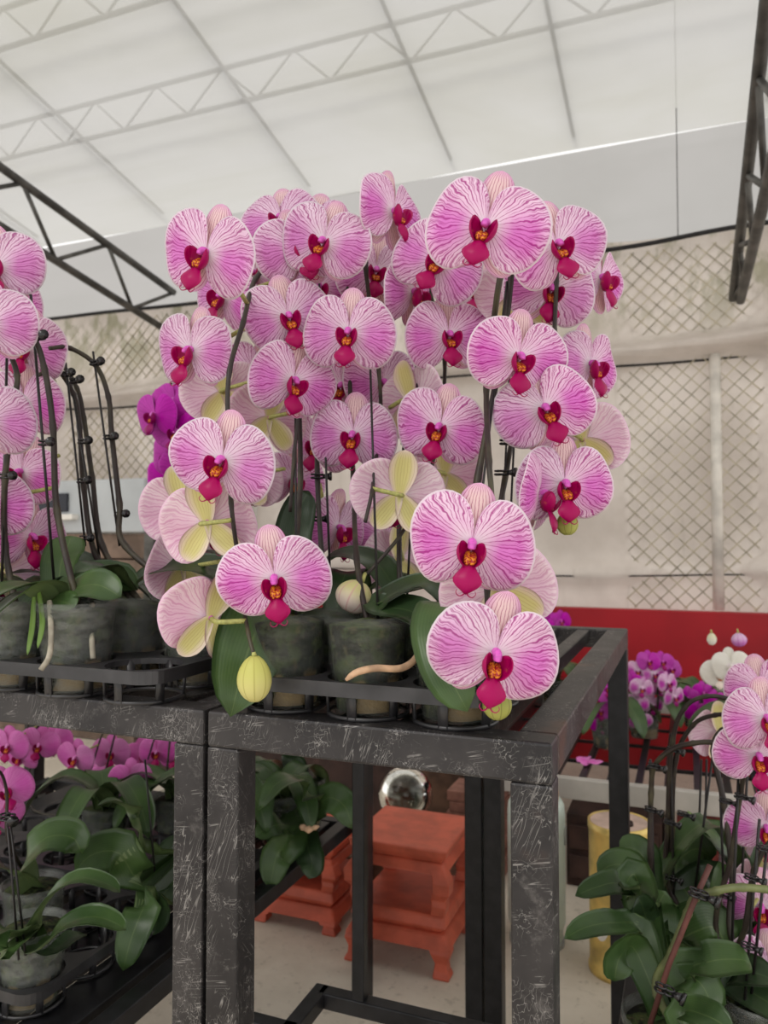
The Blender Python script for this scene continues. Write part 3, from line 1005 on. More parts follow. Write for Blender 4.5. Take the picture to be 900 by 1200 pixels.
# plant 1: left-hand cascade
p1 = display_plant('striped orchid whose spike ends in a fat yellow bud over the table joint', px1, row1)
s1 = spike(p1, [(px1, row1, ZT + 0.09), at(352, 560, 1.0), at(345, 400, 1.06), at(328, 312, 1.06), at(300, 326, 0.98), at(285, 378, 0.92), at(269, 435, 0.88), at(267, 500, 0.865), at(271, 590, 0.85), at(279, 655, 0.86), at(284, 700, 0.845), at(291, 742, 0.80), at(297, 766, 0.785)])
blooms(p1, s1, [(243, 297, 119, -20, -8, 16), (226, 411, 106, -28, -6, 8), (261, 539, 121, -8, -6, 12), (322, 677, 124, 4, -10, -8),
                (244, 612, 114, 172, 8, 8), (246, 724, 120, 218, 10, -14), (213, 664, 100, 235, 0, -5), (214, 592, 96, 190, 0, 12), (264, 346, 92, -30, -10, 24)])
bud(p1, at(298, 769, 0.785), 0.0365, 0.0455, M_bud, (0.02, 0, -1), at(297, 764, 0.785))
stake(p1, Vector((px1 + 0.01, row1, ZT + 0.08)), at(346, 395, 1.07))
leaf(p1, [at(338, 724, 0.885), at(332, 712, 0.87), at(310, 722, 0.855), at(288, 770, 0.832), at(270, 840, 0.82)], 0.088, CAMDIR + Vector((0.4, 0, 0.4)), fold=0.16)
leaf(p1, [at(338, 722, 0.885), at(300, 690, 0.92), at(240, 664, 0.95), at(185, 668, 0.97), at(160, 684, 0.98)], 0.055, (0, -0.4, 1), M_leafd)
leaf(p1, [at(342, 722, 0.89), at(330, 690, 0.95), at(290, 655, 1.02), at(235, 640, 1.06), at(190, 655, 1.08)], 0.06, (0, -0.3, 1), M_leafd)

# plant 2: middle cascade
p2 = display_plant('striped orchid whose middle spike tip is cut, above a pot with a tan root', px2, row1)
s2 = spike(p2, [(px2, row1, ZT + 0.09), at(418, 655, 0.90), at(414, 560, 1.03), at(408, 380, 1.07), at(409, 290, 1.06), at(424, 296, 1.0), at(434, 360, 1.02), at(444, 435, 1.01), at(446, 500, 1.02), at(438, 553, 0.96), at(436, 576, 0.90), at(428, 612, 0.885)])
blooms(p2, s2, [(380, 284, 104, -12, -6, 18), (409, 389, 106, -6, -8, 5), (414, 509, 100, -8, -8, 5), (468, 580, 107, 184, 6, -6), (395, 618, 92, 48, -10, 6), (350, 293, 101, 24, -4, -14)])
stake(p2, Vector((px2 + 0.008, row1 + 0.01, ZT + 0.08)), at(430, 300, 1.06))
leaf(p2, [at(437, 705, 0.86), at(450, 712, 0.85), at(478, 716, 0.83), at(500, 728, 0.81), at(507, 745, 0.80)], 0.05, (0.1, -0.5, 1), M_leafd)
leaf(p2, [at(437, 708, 0.86), at(470, 694, 0.88), at(520, 684, 0.90), at(560, 690, 0.92)], 0.034, (0, -0.2, 1), M_leaf)
MB().tube(crom([at(492, 745, 0.80), at(488, 770, 0.785), at(470, 783, 0.77), at(440, 783, 0.76), at(418, 788, 0.755), at(405, 797, 0.752)], 6), [0.0036] * 24 + [0.0034, 0.0034, 0.003, 0.003, 0.0026, 0.002, 0.0015], 8).build('aerial_root', M_roottan, p2, smooth=True)

# plant 3: right-hand front cascade, the biggest flowers
p3 = display_plant('striped orchid with the largest blooms, its small green bud above the front rail', px3, row1)
s3 = spike(p3, [(px3, row1, ZT + 0.09), at(560, 560, 0.90), at(590, 400, 0.93), at(600, 300, 0.92), at(587, 322, 0.87), at(577, 390, 0.905), at(570, 455, 0.895), at(573, 540, 0.80), at(576, 590, 0.785), at(571, 690, 0.76), at(574, 745, 0.745), at(581, 800, 0.735)], 0.0042, 0.0026)
blooms(p3, s3, [(570, 266, 137, -12, -4, 16), (607, 418, 114, 12, -10, 8), (553, 636, 142, -6, -8, 8), (580, 764, 147, 2, -10, 12), (584, 690, 128, 172, -4, 26), (525, 393, 100, 12, -4, 0)])
bud(p3, at(582, 806, 0.735), 0.029, 0.030, M_budg, (0.02, 0, -1), at(581, 798, 0.735))
stake(p3, Vector((px3 + 0.01, row1, ZT + 0.08)), at(594, 330, 0.93))
leaf(p3, [at(535, 716, 0.83), at(526, 708, 0.79), at(516, 735, 0.755), at(526, 788, 0.73), at(548, 834, 0.722)], 0.06, CAMDIR + Vector((-0.3, 0, 0.4)), fold=0.14)
leaf(p3, [at(540, 712, 0.84), at(500, 684, 0.86), at(455, 700, 0.86), at(430, 722, 0.85)], 0.05, (0, -0.3, 1), M_leafd)

# plants in the second and third row
p4 = display_plant('striped orchid with a cascade of blooms outside the scratched corner post', px3, row2)
s4 = spike(p4, [(px3, row2, ZT + 0.09), at(592, 560, 0.98), at(618, 420, 1.02), at(650, 300, 0.98), at(652, 330, 0.94), at(650, 390, 0.93), at(652, 470, 0.93), at(656, 545, 0.92), at(662, 592, 0.90)])
blooms(p4, s4, [(652, 288, 114, 6, -4, -12), (645, 338, 104, 4, -14, 10), (702, 326, 96, 42, -4, 6), (690, 427, 98, 36, -6, 0), (638, 478, 113, 0, -6, -20), (683, 516, 104, 150, -6, 10),
                (661, 566, 112, 4, -8, 0), (630, 578, 112, 62, -8, 4), (611, 345, 100, 178, 0, 4)])
bud(p4, at(664, 600, 0.90), 0.026, 0.027, M_budg, (0.05, 0, -1), at(662, 592, 0.90))
for q in (585, 594):
    stake(p4, at(q, 700, 0.97), at(q + 12, 440, 0.99))
for (x, y) in ((588, 556), (594, 520), (604, 470)):
    clip(p4, at(x, y, 0.965), 1.1, 0.4)
leaf(p4, [at(585, 705, 0.95), at(610, 690, 0.93), at(590, 735, 0.90), at(575, 760, 0.89)], 0.055, (0, -0.3, 1), M_leafd)

p5 = display_plant('striped orchid rising between the cut middle spike and the fat-bud spike', px1, row2)
s5 = spike(p5, [(px1, row2, ZT + 0.09), at(372, 560, 1.02), at(372, 400, 1.04), at(358, 275, 1.02), at(340, 300, 1.0), at(348, 380, 0.99), at(352, 460, 0.98), at(345, 530, 0.97), at(340, 600, 0.96)])
blooms(p5, s5, [(338, 371, 103, 12, -6, -14), (330, 258, 92, -10, 6, -6), (315, 490, 94, 212, 2, -8), (343, 446, 104, 30, -10, 12), (343, 562, 82, 28, -10, 4), (262, 460, 92, 195, 0, 10),
                (366, 262, 92, 0, 8, 14), (401, 452, 88, -10, -6, 10), (374, 336, 90, 6, -10, 0), (372, 520, 82, -14, -6, 8), (290, 560, 84, 175, 0, 0), (300, 322, 88, -16, 0, 0), (300, 440, 88, -10, -6, 14)])
stake(p5, Vector((px1 + 0.008, row2, ZT + 0.08)), at(374, 330, 1.05))
for (x, y) in ((372, 560), (372, 480), (368, 610)):
    clip(p5, at(x, y, 1.015), 1.1, 0.9)
leaf(p5, [at(368, 690, 0.98), at(345, 640, 1.0), at(350, 600, 1.01), at(362, 575, 1.02)], 0.05, CAMDIR, M_leafd)

p6 = display_plant('striped orchid in the middle of the display with a round cream bud low down', px2, row2)
s6 = spike(p6, [(px2, row2, ZT + 0.09), at(470, 560, 1.02), at(492, 400, 1.06), at(490, 270, 1.03), at(478, 262, 1.0), at(500, 330, 1.04), at(521, 420, 1.04), at(510, 530, 1.0), at(480, 610, 0.95), at(440, 662, 0.93), at(425, 676, 0.92)])
blooms(p6, s6, [(459, 249, 102, 50, -2, 2), (514, 306, 104, -6, -8, 30), (482, 342, 98, 54, -12, 2), (516, 500, 104, -16, -6, 12), (484, 470, 98, 138, 6, 10), (522, 556, 86, 165, 0, 0),
                (466, 655, 90, 200, 0, 0), (448, 628, 86, 30, -6, 10), (448, 448, 92, 20, -8, -6), (560, 340, 84, -6, 0, 10), (430, 350, 84, 12, 0, 0), (440, 318, 92, 10, -4, 8)])
bud(p6, at(424, 682, 0.88), 0.045, 0.037, M_budp, (-0.35, -0.2, -0.8), at(428, 672, 0.89))
stake(p6, Vector((px2 + 0.008, row2, ZT + 0.08)), at(496, 300, 1.06))
for (x, y) in ((478, 520), (486, 440)):
    clip(p6, at(x, y, 1.02), 1.1, 0.3)
leaf(p6, [at(462, 690, 0.96), at(440, 660, 0.98), at(400, 650, 1.0), at(372, 668, 1.01)], 0.05, (0, -0.3, 1), M_leafd)
for i, (x, y, lab) in enumerate(((px1, 0.969, 'leafy orchid without blooms in a clear pot behind the tall striped cascades'),)):
    q = thing('potted_orchid', (x, y, TOP), lab, 'orchid', 'leafy orchids behind the display')
    pot(q, x, y, ZT)
    rosette(q, x, y, ZT + 0.09, [(160, 0.16, 0.055, 0.02), (215, 0.15, 0.055, 0.02), (20, 0.13, 0.05, 0.03), (280, 0.12, 0.05, 0.04)], M_leafd)

# ------------------------------------------------------------------ tray of arching stems
def arch_plant(label, x, y):
    p = thing('potted_orchid', (x, y, TOP), label, 'orchid', 'orchids in the tray of arching stems')
    pot(p, x, y, ZT, 0.048, 0.038, 0.108, M_potc)
    return p
xa, ya = -0.704, 0.7515
a1 = arch_plant('orchid with two hanging roots and two leaning leaves beside the empty tray corner', xa, ya)
k1 = spike(a1, [(xa, ya, ZT + 0.10), at(67, 600, 0.99), at(62, 500, 0.98), at(52, 432, 0.97), at(38, 394, 0.96), at(8, 368, 0.95), at(-25, 378, 0.93), at(-40, 450, 0.92)], 0.0042, 0.003)
stake(a1, at(64, 690, 0.985), at(36, 345, 0.97), 0.0018)
for (x, y) in ((45, 397), (53, 521)):
    clip(a1, at(x, y, 0.955), 1.1, 0.0)
blooms(a1, k1, [(-4, 312, 102, 8, -4, -6), (-14, 380, 106, 5, -8, 0), (-16, 492, 104, 20, -8, 0), (0, 352, 90, 20, -10, 10), (-18, 590, 100, 20, -6, 0)])
leaf(a1, [at(66, 700, 0.98), at(50, 686, 0.95), at(10, 690, 0.90), at(-40, 715, 0.86)], 0.05, (0, -0.3, 1))
leaf(a1, [at(62, 704, 0.97), at(40, 690, 0.93), at(12, 705, 0.89), at(-15, 730, 0.87)], 0.036, (-0.3, -0.6, 1))
leaf(a1, [at(70, 700, 0.99), at(90, 690, 0.96), at(115, 686, 0.94), at(142, 700, 0.93)], 0.05, (-0.1, -0.75, 0.8))
leaf(a1, [at(72, 698, 1.0), at(100, 676, 1.03), at(130, 672, 1.05), at(162, 690, 1.06)], 0.06, (-0.1, -0.7, 0.8))
leaf(a1, [at(68, 696, 1.02), at(72, 660, 1.05), at(80, 640, 1.07), at(84, 628, 1.08)], 0.055, CAMDIR)
leaf(a1, [at(62, 704, 0.96), at(75, 706, 0.93), at(88, 712, 0.92)], 0.035, (0, -0.8, 1))
for pts in ([at(58, 705, 0.93), at(60, 740, 0.90), at(58, 768, 0.885), at(48, 785, 0.875)], [at(108, 708, 0.955), at(107, 735, 0.93), at(109, 772, 0.91)]):
    MB().tube(crom(pts, 6), 0.0032, 8).build('aerial_root', M_root, a1, smooth=True)
for pts in ([at(40, 700, 0.94), at(38, 735, 0.915), at(32, 768, 0.90)], [at(46, 695, 0.94), at(50, 730, 0.912), at(44, 760, 0.90)]):
    leaf(a1, pts, 0.007, CAMDIR, M_young, M_young, name='grass_blade')

xb, yb = -0.704 - 0.103, 0.7515
a2 = arch_plant('orchid with close-set striped blooms and a side-on flower above the leaning leaves', xb, yb)
k2 = spike(a2, [(xb, yb, ZT + 0.10), at(6, 640, 1.0), at(6, 560, 0.98), at(17, 470, 0.97), at(20, 440, 0.97), at(10, 410, 0.97), at(0, 388, 0.98), at(-30, 380, 0.97)], 0.0042, 0.003)
stake(a2, at(2, 690, 0.99), at(8, 420, 1.0), 0.0018)
clip(a2, at(6, 560, 0.98), 1.1, 0.2)
blooms(a2, k2, [(33, 406, 92, -8, -8, 8), (28, 472, 92, 0, -8, 4), (26, 553, 92, -12, -6, 20), (35, 628, 92, 56, -8, 4), (2, 672, 92, 200, -6, 0)])

xc, yc = -0.704, 0.8545
a3 = arch_plant('orchid in a mossy pot with bare arching stems under the lattice truss', xc, yc)
xd, yd = xc + 0.103, yc
a4 = arch_plant('leafy orchid in a low mossy pot against the blooms of the big display', xd, yd)
for pl, pts in ((a3, [(xc, yc, ZT + 0.10), at(112, 650, 1.10), at(98, 570, 1.12), at(93, 500, 1.12), at(86, 462, 1.12), at(66, 433, 1.10), at(44, 440, 1.06)]),
                (a3, [(xc + 0.01, yc, ZT + 0.10), at(120, 640, 1.10), at(108, 560, 1.14), at(98, 490, 1.14), at(90, 455, 1.14), at(70, 425, 1.13), at(50, 425, 1.1)]),
                (a4, [(xd, yd, ZT + 0.10), at(147, 640, 1.06), at(140, 590, 1.08), at(131, 510, 1.10), at(127, 465, 1.10), at(112, 428, 1.10), at(82, 408, 1.08), at(58, 408, 1.05)])):
    spike(pl, pts, 0.0044, 0.003)
for pl, a, b in ((a3, at(100, 640, 1.10), at(77, 425, 1.10)), (a3, at(118, 660, 1.1), at(82, 440, 1.12)), (a4, at(140, 640, 1.07), at(109, 412, 1.09))):
    stake(pl, a, b, 0.0016)
for pl, x, y in ((a3, 78, 440), (a3, 88, 448), (a3, 97, 565), (a3, 98, 519), (a4, 112, 427), (a4, 128, 514), (a4, 141, 604), (a3, 100, 632)):
    clip(pl, at(x, y, 1.09), 1.1, 0.0)
leaf(a4, [at(152, 690, 1.06), at(130, 668, 1.03), at(110, 664, 1.0), at(88, 672, 0.98)], 0.05, (0.1, -0.5, 1), M_leafd)
leaf(a4, [at(156, 688, 1.08), at(185, 668, 1.10), at(215, 664, 1.12), at(240, 676, 1.13)], 0.055, (0, -0.3, 1), M_leafd)
leaf(a3, [at(112, 688, 1.1), at(90, 660, 1.12), at(60, 655, 1.14), at(30, 664, 1.15)], 0.055, (0, -0.3, 1), M_leafd)
for x, y, lab in ((xb, yc, 'dark potted orchid tucked behind the side-on flower'), (xc - 0.206, 0.7515, 'orchid pot at the far end of the tray of arching stems')):
    q = thing('potted_orchid', (x, y, TOP), lab, 'orchid', 'leafy pots in the tray of arching stems')
    pot(q, x, y, ZT, 0.048, 0.038, 0.108, M_potc)
    rosette(q, x, y, ZT + 0.1, [(190, 0.15, 0.05, 0.02), (100, 0.15, 0.05, 0.02), (30, 0.12, 0.05, 0.02), (270, 0.11, 0.05, 0.02)], M_leafd)

# purple orchid at the back of the table
g = Vector((-0.86, 1.42, TOP))
gp = thing('potted_orchid', g, 'plain purple orchid behind the striped blooms on the tray table', 'orchid')
pot(gp, g.x, g.y, TOP + 0.003, 0.06, 0.045, 0.12, M_potc)
kg = spike(gp, [(g.x, g.y, TOP + 0.1), at(232, 560, 1.70), at(228, 470, 1.70), at(210, 440, 1.64), at(188, 470, 1.60)], 0.004, 0.003)
blooms(gp, kg, [(183, 486, 62, -30, -4, 0), (208, 505, 62, -10, -10, 10), (236, 476, 62, 10, -4, -10), (200, 534, 58, -30, -12, 0), (218, 550, 60, -6, -16, 14), (232, 520, 60, 10, -8, 0), (205, 470, 60, -14, 8, 0), (196, 562, 56, -20, -20, 0)], 'magenta', 0.10)
rosette(gp, g.x, g.y, TOP + 0.11, [(200, 0.16, 0.06, 0.02), (300, 0.16, 0.06, 0.02), (60, 0.16, 0.06, 0.02)], M_leafd)
# ------------------------------------------------------------------ low shelf under the tray table
SH = 0.285
sh = thing('low_shelf', (-1.2, 1.25, FL), 'low black steel shelf standing under the table with the tray of arching stems', 'shelf')
for (x, y) in ((-0.76, 0.82), (-0.76, 1.775), (-1.66, 0.82), (-1.66, 1.66)):
    MB().box((x - 0.015, y - 0.015, FL), (x + 0.015, y + 0.015, SH - 0.03)).build('leg', M_steeld, sh, bevel=0.002)
MB().bar((-0.76, 0.80, SH - 0.015), (-0.76, 1.79, SH - 0.015), 0.03).build('side_rail', M_steeld, sh, bevel=0.002)
MB().bar((-1.66, 0.80, SH - 0.015), (-1.66, 1.68, SH - 0.015), 0.03).build('side_rail', M_steeld, sh, bevel=0.002)
MB().bar((-1.645, 0.80, SH - 0.015), (-0.775, 0.80, SH - 0.015), 0.03).build('front_rail', M_steeld, sh, bevel=0.002)
MB().bar((-1.645, 1.68, SH - 0.015), (-0.775, 1.68, SH - 0.015), 0.03).build('back_rail', M_steeld, sh, bevel=0.002)
for i in range(8):
    x = -0.83 - 0.1 * i
    MB().bar((x, 0.815, SH - 0.012), (x, 1.665, SH - 0.012), 0.076, 0.02).build('slat', M_steeld, sh, bevel=0.002)
tray('black plastic pot tray on the low shelf under the potted straps of leaves', -1.455, 0.815, 6, 3, SH + 0.042, 0.042, 0.103, 0.046)
tray('black plastic pot tray at the back of the low shelf under pink blooms', -1.40, 1.15, 6, 4, SH + 0.042, 0.042, 0.103, 0.046)

def shelf_plant(x, y, label, mat=None):
    p = thing('potted_orchid', (x, y, SH + 0.002), label, 'orchid', 'orchids on the low shelf')
    pot(p, x, y, SH + 0.003, 0.048, 0.038, 0.108, mat or M_potc)
    return p
def tx(i): return -1.40 + 0.103 * (i + 0.5)
TX1 = tx(5) - 0.055
q1 = shelf_plant(TX1, 0.815 + 0.0515, 'orchid with two long arching strap leaves in a cloudy pot on the low shelf')
b = Vector((TX1, 0.8665, SH + 0.1))
leaf(q1, [b, at(36, 1095, 1.06), at(60, 1050, 1.05), at(92, 1030, 1.05), at(124, 1036, 1.05), at(141, 1046, 1.05)], 0.04, (-0.2, -0.2, 1), fold=0.3)
leaf(q1, [b, at(46, 1112, 1.05), at(75, 1086, 1.03), at(105, 1075, 1.02), at(130, 1080, 1.02), at(148, 1090, 1.02)], 0.042, (0, -0.3, 1), fold=0.3)
leaf(q1, [b, at(20, 1096, 1.03), at(0, 1088, 1.0), at(-25, 1100, 0.98)], 0.05, (0, -0.4, 1))
leaf(q1, [b, at(15, 1112, 1.0), at(0, 1108, 0.98), at(-20, 1120, 0.96)], 0.045, (0, -0.5, 1))
leaf(q1, [b, at(60, 1112, 1.08), at(85, 1098, 1.1), at(100, 1095, 1.12)], 0.035, (0, -0.3, 1), M_leafd)
for k, (xa_, ya_) in enumerate(((22, 1125), (30, 1120))):
    stake(q1, at(xa_, ya_, 1.04), at(8 + 3 * k, 955, 1.08), 0.0016)
clip(q1, at(9, 960, 1.07), 1.4)
q2 = shelf_plant(tx(4) - 0.055, 0.815 + 0.1545, 'orchid with one broad leaf lying over its neighbour on the low shelf')
b = Vector((tx(4) - 0.055, 0.9695, SH + 0.1))
leaf(q2, [b, at(30, 1010, 1.2), at(55, 982, 1.2), at(85, 982, 1.2), at(96, 1000, 1.2)], 0.066, (-0.1, -0.6, 0.8))
leaf(q2, [b, at(10, 1020, 1.2), at(-10, 1010, 1.18), at(-40, 1030, 1.16)], 0.06, (0, -0.4, 1))
kq2 = spike(q2, [b, at(10, 985, 1.2), at(8, 930, 1.2), at(0, 905, 1.18), at(-12, 915, 1.15)], 0.003, 0.002)
flower(q2, at(6, 926, 1.3), 0.085, 25, 10, -20, 'pink', kq2)
flower(q2, at(-6, 955, 1.3), 0.085, 25, -10, 0, 'pink', kq2)
q3 = shelf_plant(tx(5), 1.15 + 0.0515, 'orchid with a torn hanging leaf and broad leaves beside the scratched front leg')
b = Vector((tx(5), 1.2015, SH + 0.1))
leaf(q3, [b, at(172, 1036, 1.3), at(140, 1000, 1.26), at(108, 1002, 1.24), at(88, 1022, 1.23)], 0.078, (0.0, -0.75, 0.7), fold=0.12)
leaf(q3, [b, at(176, 1000, 1.34), at(162, 960, 1.34), at(135, 940, 1.33), at(114, 944, 1.32)], 0.052, (-0.5, -0.3, 0.8), fold=0.25)
leaf(q3, [b, at(178, 1050, 1.28), at(168, 1065, 1.22), at(154, 1100, 1.19), at(144, 1138, 1.18)], 0.058, CAMDIR + Vector((0, 0, 0.3)), fold=0.1)
leaf(q3, [b, at(190, 1050, 1.28), at(186, 1070, 1.24), at(180, 1096, 1.22)], 0.05, CAMDIR, M_leafd)
leaf(q3, [b, at(196, 1010, 1.4), at(210, 990, 1.42), at(240, 1000, 1.44)], 0.06, (0, -0.4, 1), M_leafd)
stake(q3, at(182, 1030, 1.32), at(170, 890, 1.36), 0.0018)
pinks = [(4, 3, 'orchid with plain pink blooms hanging below the tray-table rail', [(89, 887, 44, -10, -6, 8), (124, 916, 40, 0, -4, 10), (153, 912, 46, 8, -6, 0), (130, 882, 42, 10, 4, 0), (112, 900, 36, -40, 0, 0)], (125, 1010)),
         (3, 2, 'orchid with pink blooms crowded at the end of the low shelf', [(10, 873, 46, 0, -4, 0), (46, 872, 44, 10, -8, 14), (64, 868, 42, 0, 0, -10), (24, 885, 44, -14, -10, 0)], (40, 990)),
         (5, 3, 'orchid with pink blooms close behind the pair of scratched legs', [(184, 880, 42, 0, -8, 0), (166, 884, 40, 30, 0, 0), (206, 884, 40, -10, 4, 0)], (205, 1000))]
for (i, j, lab, rows, bp) in pinks:
    x, y = tx(i), 1.15 + 0.103 * (j + 0.5)
    p = shelf_plant(x, y, lab)
    mx, my = sum(r[0] for r in rows) / len(rows), min(r[1] for r in rows)
    d0 = 0.085 * FPX / 43
    k = spike(p, [(x, y, SH + 0.1), at(bp[0], bp[1] - 40, 1.75), at(mx + 14, my - 30, 1.8), at(mx, my - 25, 1.8), at(mx - 12, my + 10, 1.8)], 0.0028, 0.002)
    blooms(p, k, rows, 'pink', 0.085)
    rosette(p, x, y, SH + 0.1, [(200, 0.16, 0.062, 0.04), (250, 0.15, 0.06, 0.03), (320, 0.16, 0.06, 0.04), (80, 0.16, 0.06, 0.03)], M_leaf)
q4 = shelf_plant(tx(5) + 0.0, 1.612, 'large-leaved orchid at the shelf end above the smaller red stand')
b = Vector((tx(5), 1.612, SH + 0.1))
leaf(q4, [b, at(372, 950, 1.62), at(350, 915, 1.56), at(325, 918, 1.52), at(303, 950, 1.50)], 0.066, (-0.1, -0.5, 0.8), fold=0.15)
leaf(q4, [b, at(365, 950, 1.62), at(385, 935, 1.58), at(404, 945, 1.56), at(414, 972, 1.55)], 0.07, (0.1, -0.7, 0.7), fold=0.12)
leaf(q4, [b, at(345, 962, 1.6), at(320, 968, 1.54), at(298, 980, 1.52)], 0.07, (0, -0.7, 0.7), fold=0.12)
leaf(q4, [b, at(340, 985, 1.56), at(325, 1000, 1.50), at(316, 1042, 1.48)], 0.072, CAMDIR, fold=0.12)
leaf(q4, [b, at(360, 985, 1.58), at(366, 1010, 1.54), at(362, 1030, 1.52)], 0.06, CAMDIR, M_leafd)
leaf(q4, [b, at(330, 930, 1.7), at(305, 905, 1.72), at(280, 915, 1.74)], 0.07, (0, -0.5, 0.8), M_leaf)
leaf(q4, [b, at(350, 920, 1.75), at(345, 895, 1.78), at(330, 885, 1.8)], 0.06, CAMDIR, M_leafd)
MB().tube(crom([at(352, 968, 1.50), at(362, 972, 1.49), at(374, 968, 1.49)], 5), [0.004, 0.006, 0.007, 0.005, 0.006, 0.008, 0.006, 0.004, 0.006, 0.004, 0.002], 6).build('dried_root', M_roottan, q4, smooth=True)
for (i, j, lab) in ((2, 1, 'leafy orchid in the inner corner of the low shelf'), (4, 2, 'leafy orchid standing among the pink blooms of the low shelf')):
    x, y = tx(i), 1.15 + 0.103 * (j + 0.5)
    p = shelf_plant(x, y, lab)
    rosette(p, x, y, SH + 0.1, [(210, 0.17, 0.065, 0.05), (280, 0.16, 0.06, 0.04), (340, 0.17, 0.065, 0.05), (60, 0.16, 0.06, 0.03), (140, 0.16, 0.06, 0.04)], M_leaf)

# ------------------------------------------------------------------ red lacquer stands
def red_stand(label, x, y, w, h, lo=0.0):
    """x, y: near right-hand foot; a square stand with an open upper storey on a spreading base"""
    t = thing('plant_stand', (x - w / 2, y + w / 2, FL), label, 'plant stand', 'red lacquer plant stands')
    cx, cy = x - w / 2, y + w / 2
    def ring(z0, z1, a0, a1, nm, bev=0.004):
        m = MB()
        for z, a in ((z0, a0), (z1, a1)):
            for sx, sy in ((-1, -1), (1, -1), (1, 1), (-1, 1)):
                m.v.append((cx + sx * a / 2, cy + sy * a / 2, FL + z))
        for q in ((3, 2, 1, 0), (4, 5, 6, 7), (0, 1, 5, 4), (1, 2, 6, 5), (2, 3, 7, 6), (3, 0, 4, 7)):
            m.face(q)
        return m.build(nm, M_terra, t, bevel=bev)
    ring(h - 0.022, h, w * 0.97, w, 'top', 0.005)
    ring(h - 0.036, h - 0.022, w * 0.86, w * 0.9, 'neck', 0.002)
    a0 = h * 0.47
    ring(h - 0.062, h - 0.036, w * 0.98, w * 0.88, 'apron', 0.006)
    for sx in (-1, 1):
        for sy in (-1, 1):
            pts = [(0.40, h - 0.05), (0.455, h - 0.075), (0.45, h * 0.66), (0.41, h * 0.60), (0.42, h * 0.55), (0.40, a0)]
            m = MB()
            for a, z in pts:
                r = 0.021 if a > 0.42 else 0.018
                for ex, ey in ((-1, -1), (1, -1), (1, 1), (-1, 1)):
                    m.v.append((cx + sx * a * w + ex * r, cy + sy * a * w + ey * r, FL + z))
            for i in range(len(pts) - 1):
                for j in range(4):
                    m.face((i * 4 + j, i * 4 + (j + 1) % 4, (i + 1) * 4 + (j + 1) % 4, (i + 1) * 4 + j)[::-1])
            m.face((0, 1, 2, 3)); m.face([len(m.v) - 4 + k for k in (3, 2, 1, 0)])
            m.build('post', M_terra, t, bevel=0.003)
    ring(a0 - 0.03, a0, w * 0.98, w * 0.92, 'shelf', 0.006)
    ring(a0 - 0.042, a0 - 0.03, w * 0.86, w * 0.9, 'waist', 0.002)
    ring(a0 - 0.078, a0 - 0.042, w * 1.08, w * 0.92, 'base_apron', 0.008)
    for sx in (-1, 1):
        for sy in (-1, 1):
            pts = [(0.50, a0 - 0.06, 0.026), (0.53, a0 - 0.085, 0.024), (0.50, 0.035, 0.015), (0.505, 0.018, 0.017), (0.53, 0.006, 0.021), (0.53, 0.0, 0.020)]
            m = MB()
            for a, z, r in pts:
                for ex, ey in ((-1, -1), (1, -1), (1, 1), (-1, 1)):
                    m.v.append((cx + sx * (a * w - r) + ex * r, cy + sy * (a * w - r) + ey * r, FL + z))
            for i in range(len(pts) - 1):
                for j in range(4):
                    m.face((i * 4 + j, i * 4 + (j + 1) % 4, (i + 1) * 4 + (j + 1) % 4, (i + 1) * 4 + j)[::-1])
            m.face((0, 1, 2, 3)); m.face([len(m.v) - 4 + k for k in (3, 2, 1, 0)])
            m.build('foot', M_terra, t, bevel=0.003)
    return t
red_stand('taller red lacquered stand with an open upper storey on the concrete floor', -0.556, 1.825, 0.262, 0.306)
red_stand('shorter red lacquered stand half hidden under the low shelf', -0.90, 1.915, 0.242, 0.231)

# ------------------------------------------------------------------ cans and clutter on the floor
M_gold = plain('gold_tin', (222, 192, 110), 0.36, 0.25, var=0.22, sc=14, spec=0.6)
M_lid = plain('dusty_tin_lid', (196, 170, 156), 0.6, var=0.12, sc=20)
M_mint = plain('mint_enamel', (196, 210, 200), 0.35, var=0.05, sc=6)
M_grey = plain('grey_plastic', (150, 154, 150), 0.5, var=0.1)
M_wood = plain('pale_wood', (196, 156, 122), 0.6, var=0.15, sc=18)
M_brown = plain('brown_wood', (96, 70, 54), 0.7, var=0.25, sc=14)
M_brownd = plain('dark_brown_wood', (62, 42, 36), 0.7, var=0.25, sc=14)
M_whitep = plain('white_print', (236, 232, 224), 0.5, var=0.03)
M_redp = plain('red_print', (196, 40, 36), 0.5, var=0.05)
cx, cy, r, h = -0.167, 2.03, 0.074, 0.366
can = thing('tin_can', (cx, cy, FL), 'tall gold tin can with a dusty lid and a red mark behind the table leg', 'can')
MB().lathe([(0, 0), (r * 1.04, 0), (r * 1.05, 0.012), (r, 0.02), (r, h * 0.16), (r * 1.012, h * 0.17), (r, h * 0.18), (r, h * 0.93), (r * 1.03, h * 0.95), (r * 1.03, h), (r * 0.97, h), (r * 0.97, h - 0.006), (0, h - 0.006)], 36, (cx, cy, FL)).build('body', M_gold, can, smooth=True)
MB().lathe([(0, 0.0), (r * 0.95, 0.0), (r * 0.95, 0.004), (0, 0.005)], 32, (cx, cy, FL + h - 0.006)).build('lid', M_lid, can)
MB().lathe([(0, 0.0), (0.016, 0.0), (0.015, 0.008), (0.008, 0.003), (0, 0.003)], 16, (cx + 0.02, cy - 0.02, FL + h - 0.001)).build('spout', M_brownd, can, smooth=True)
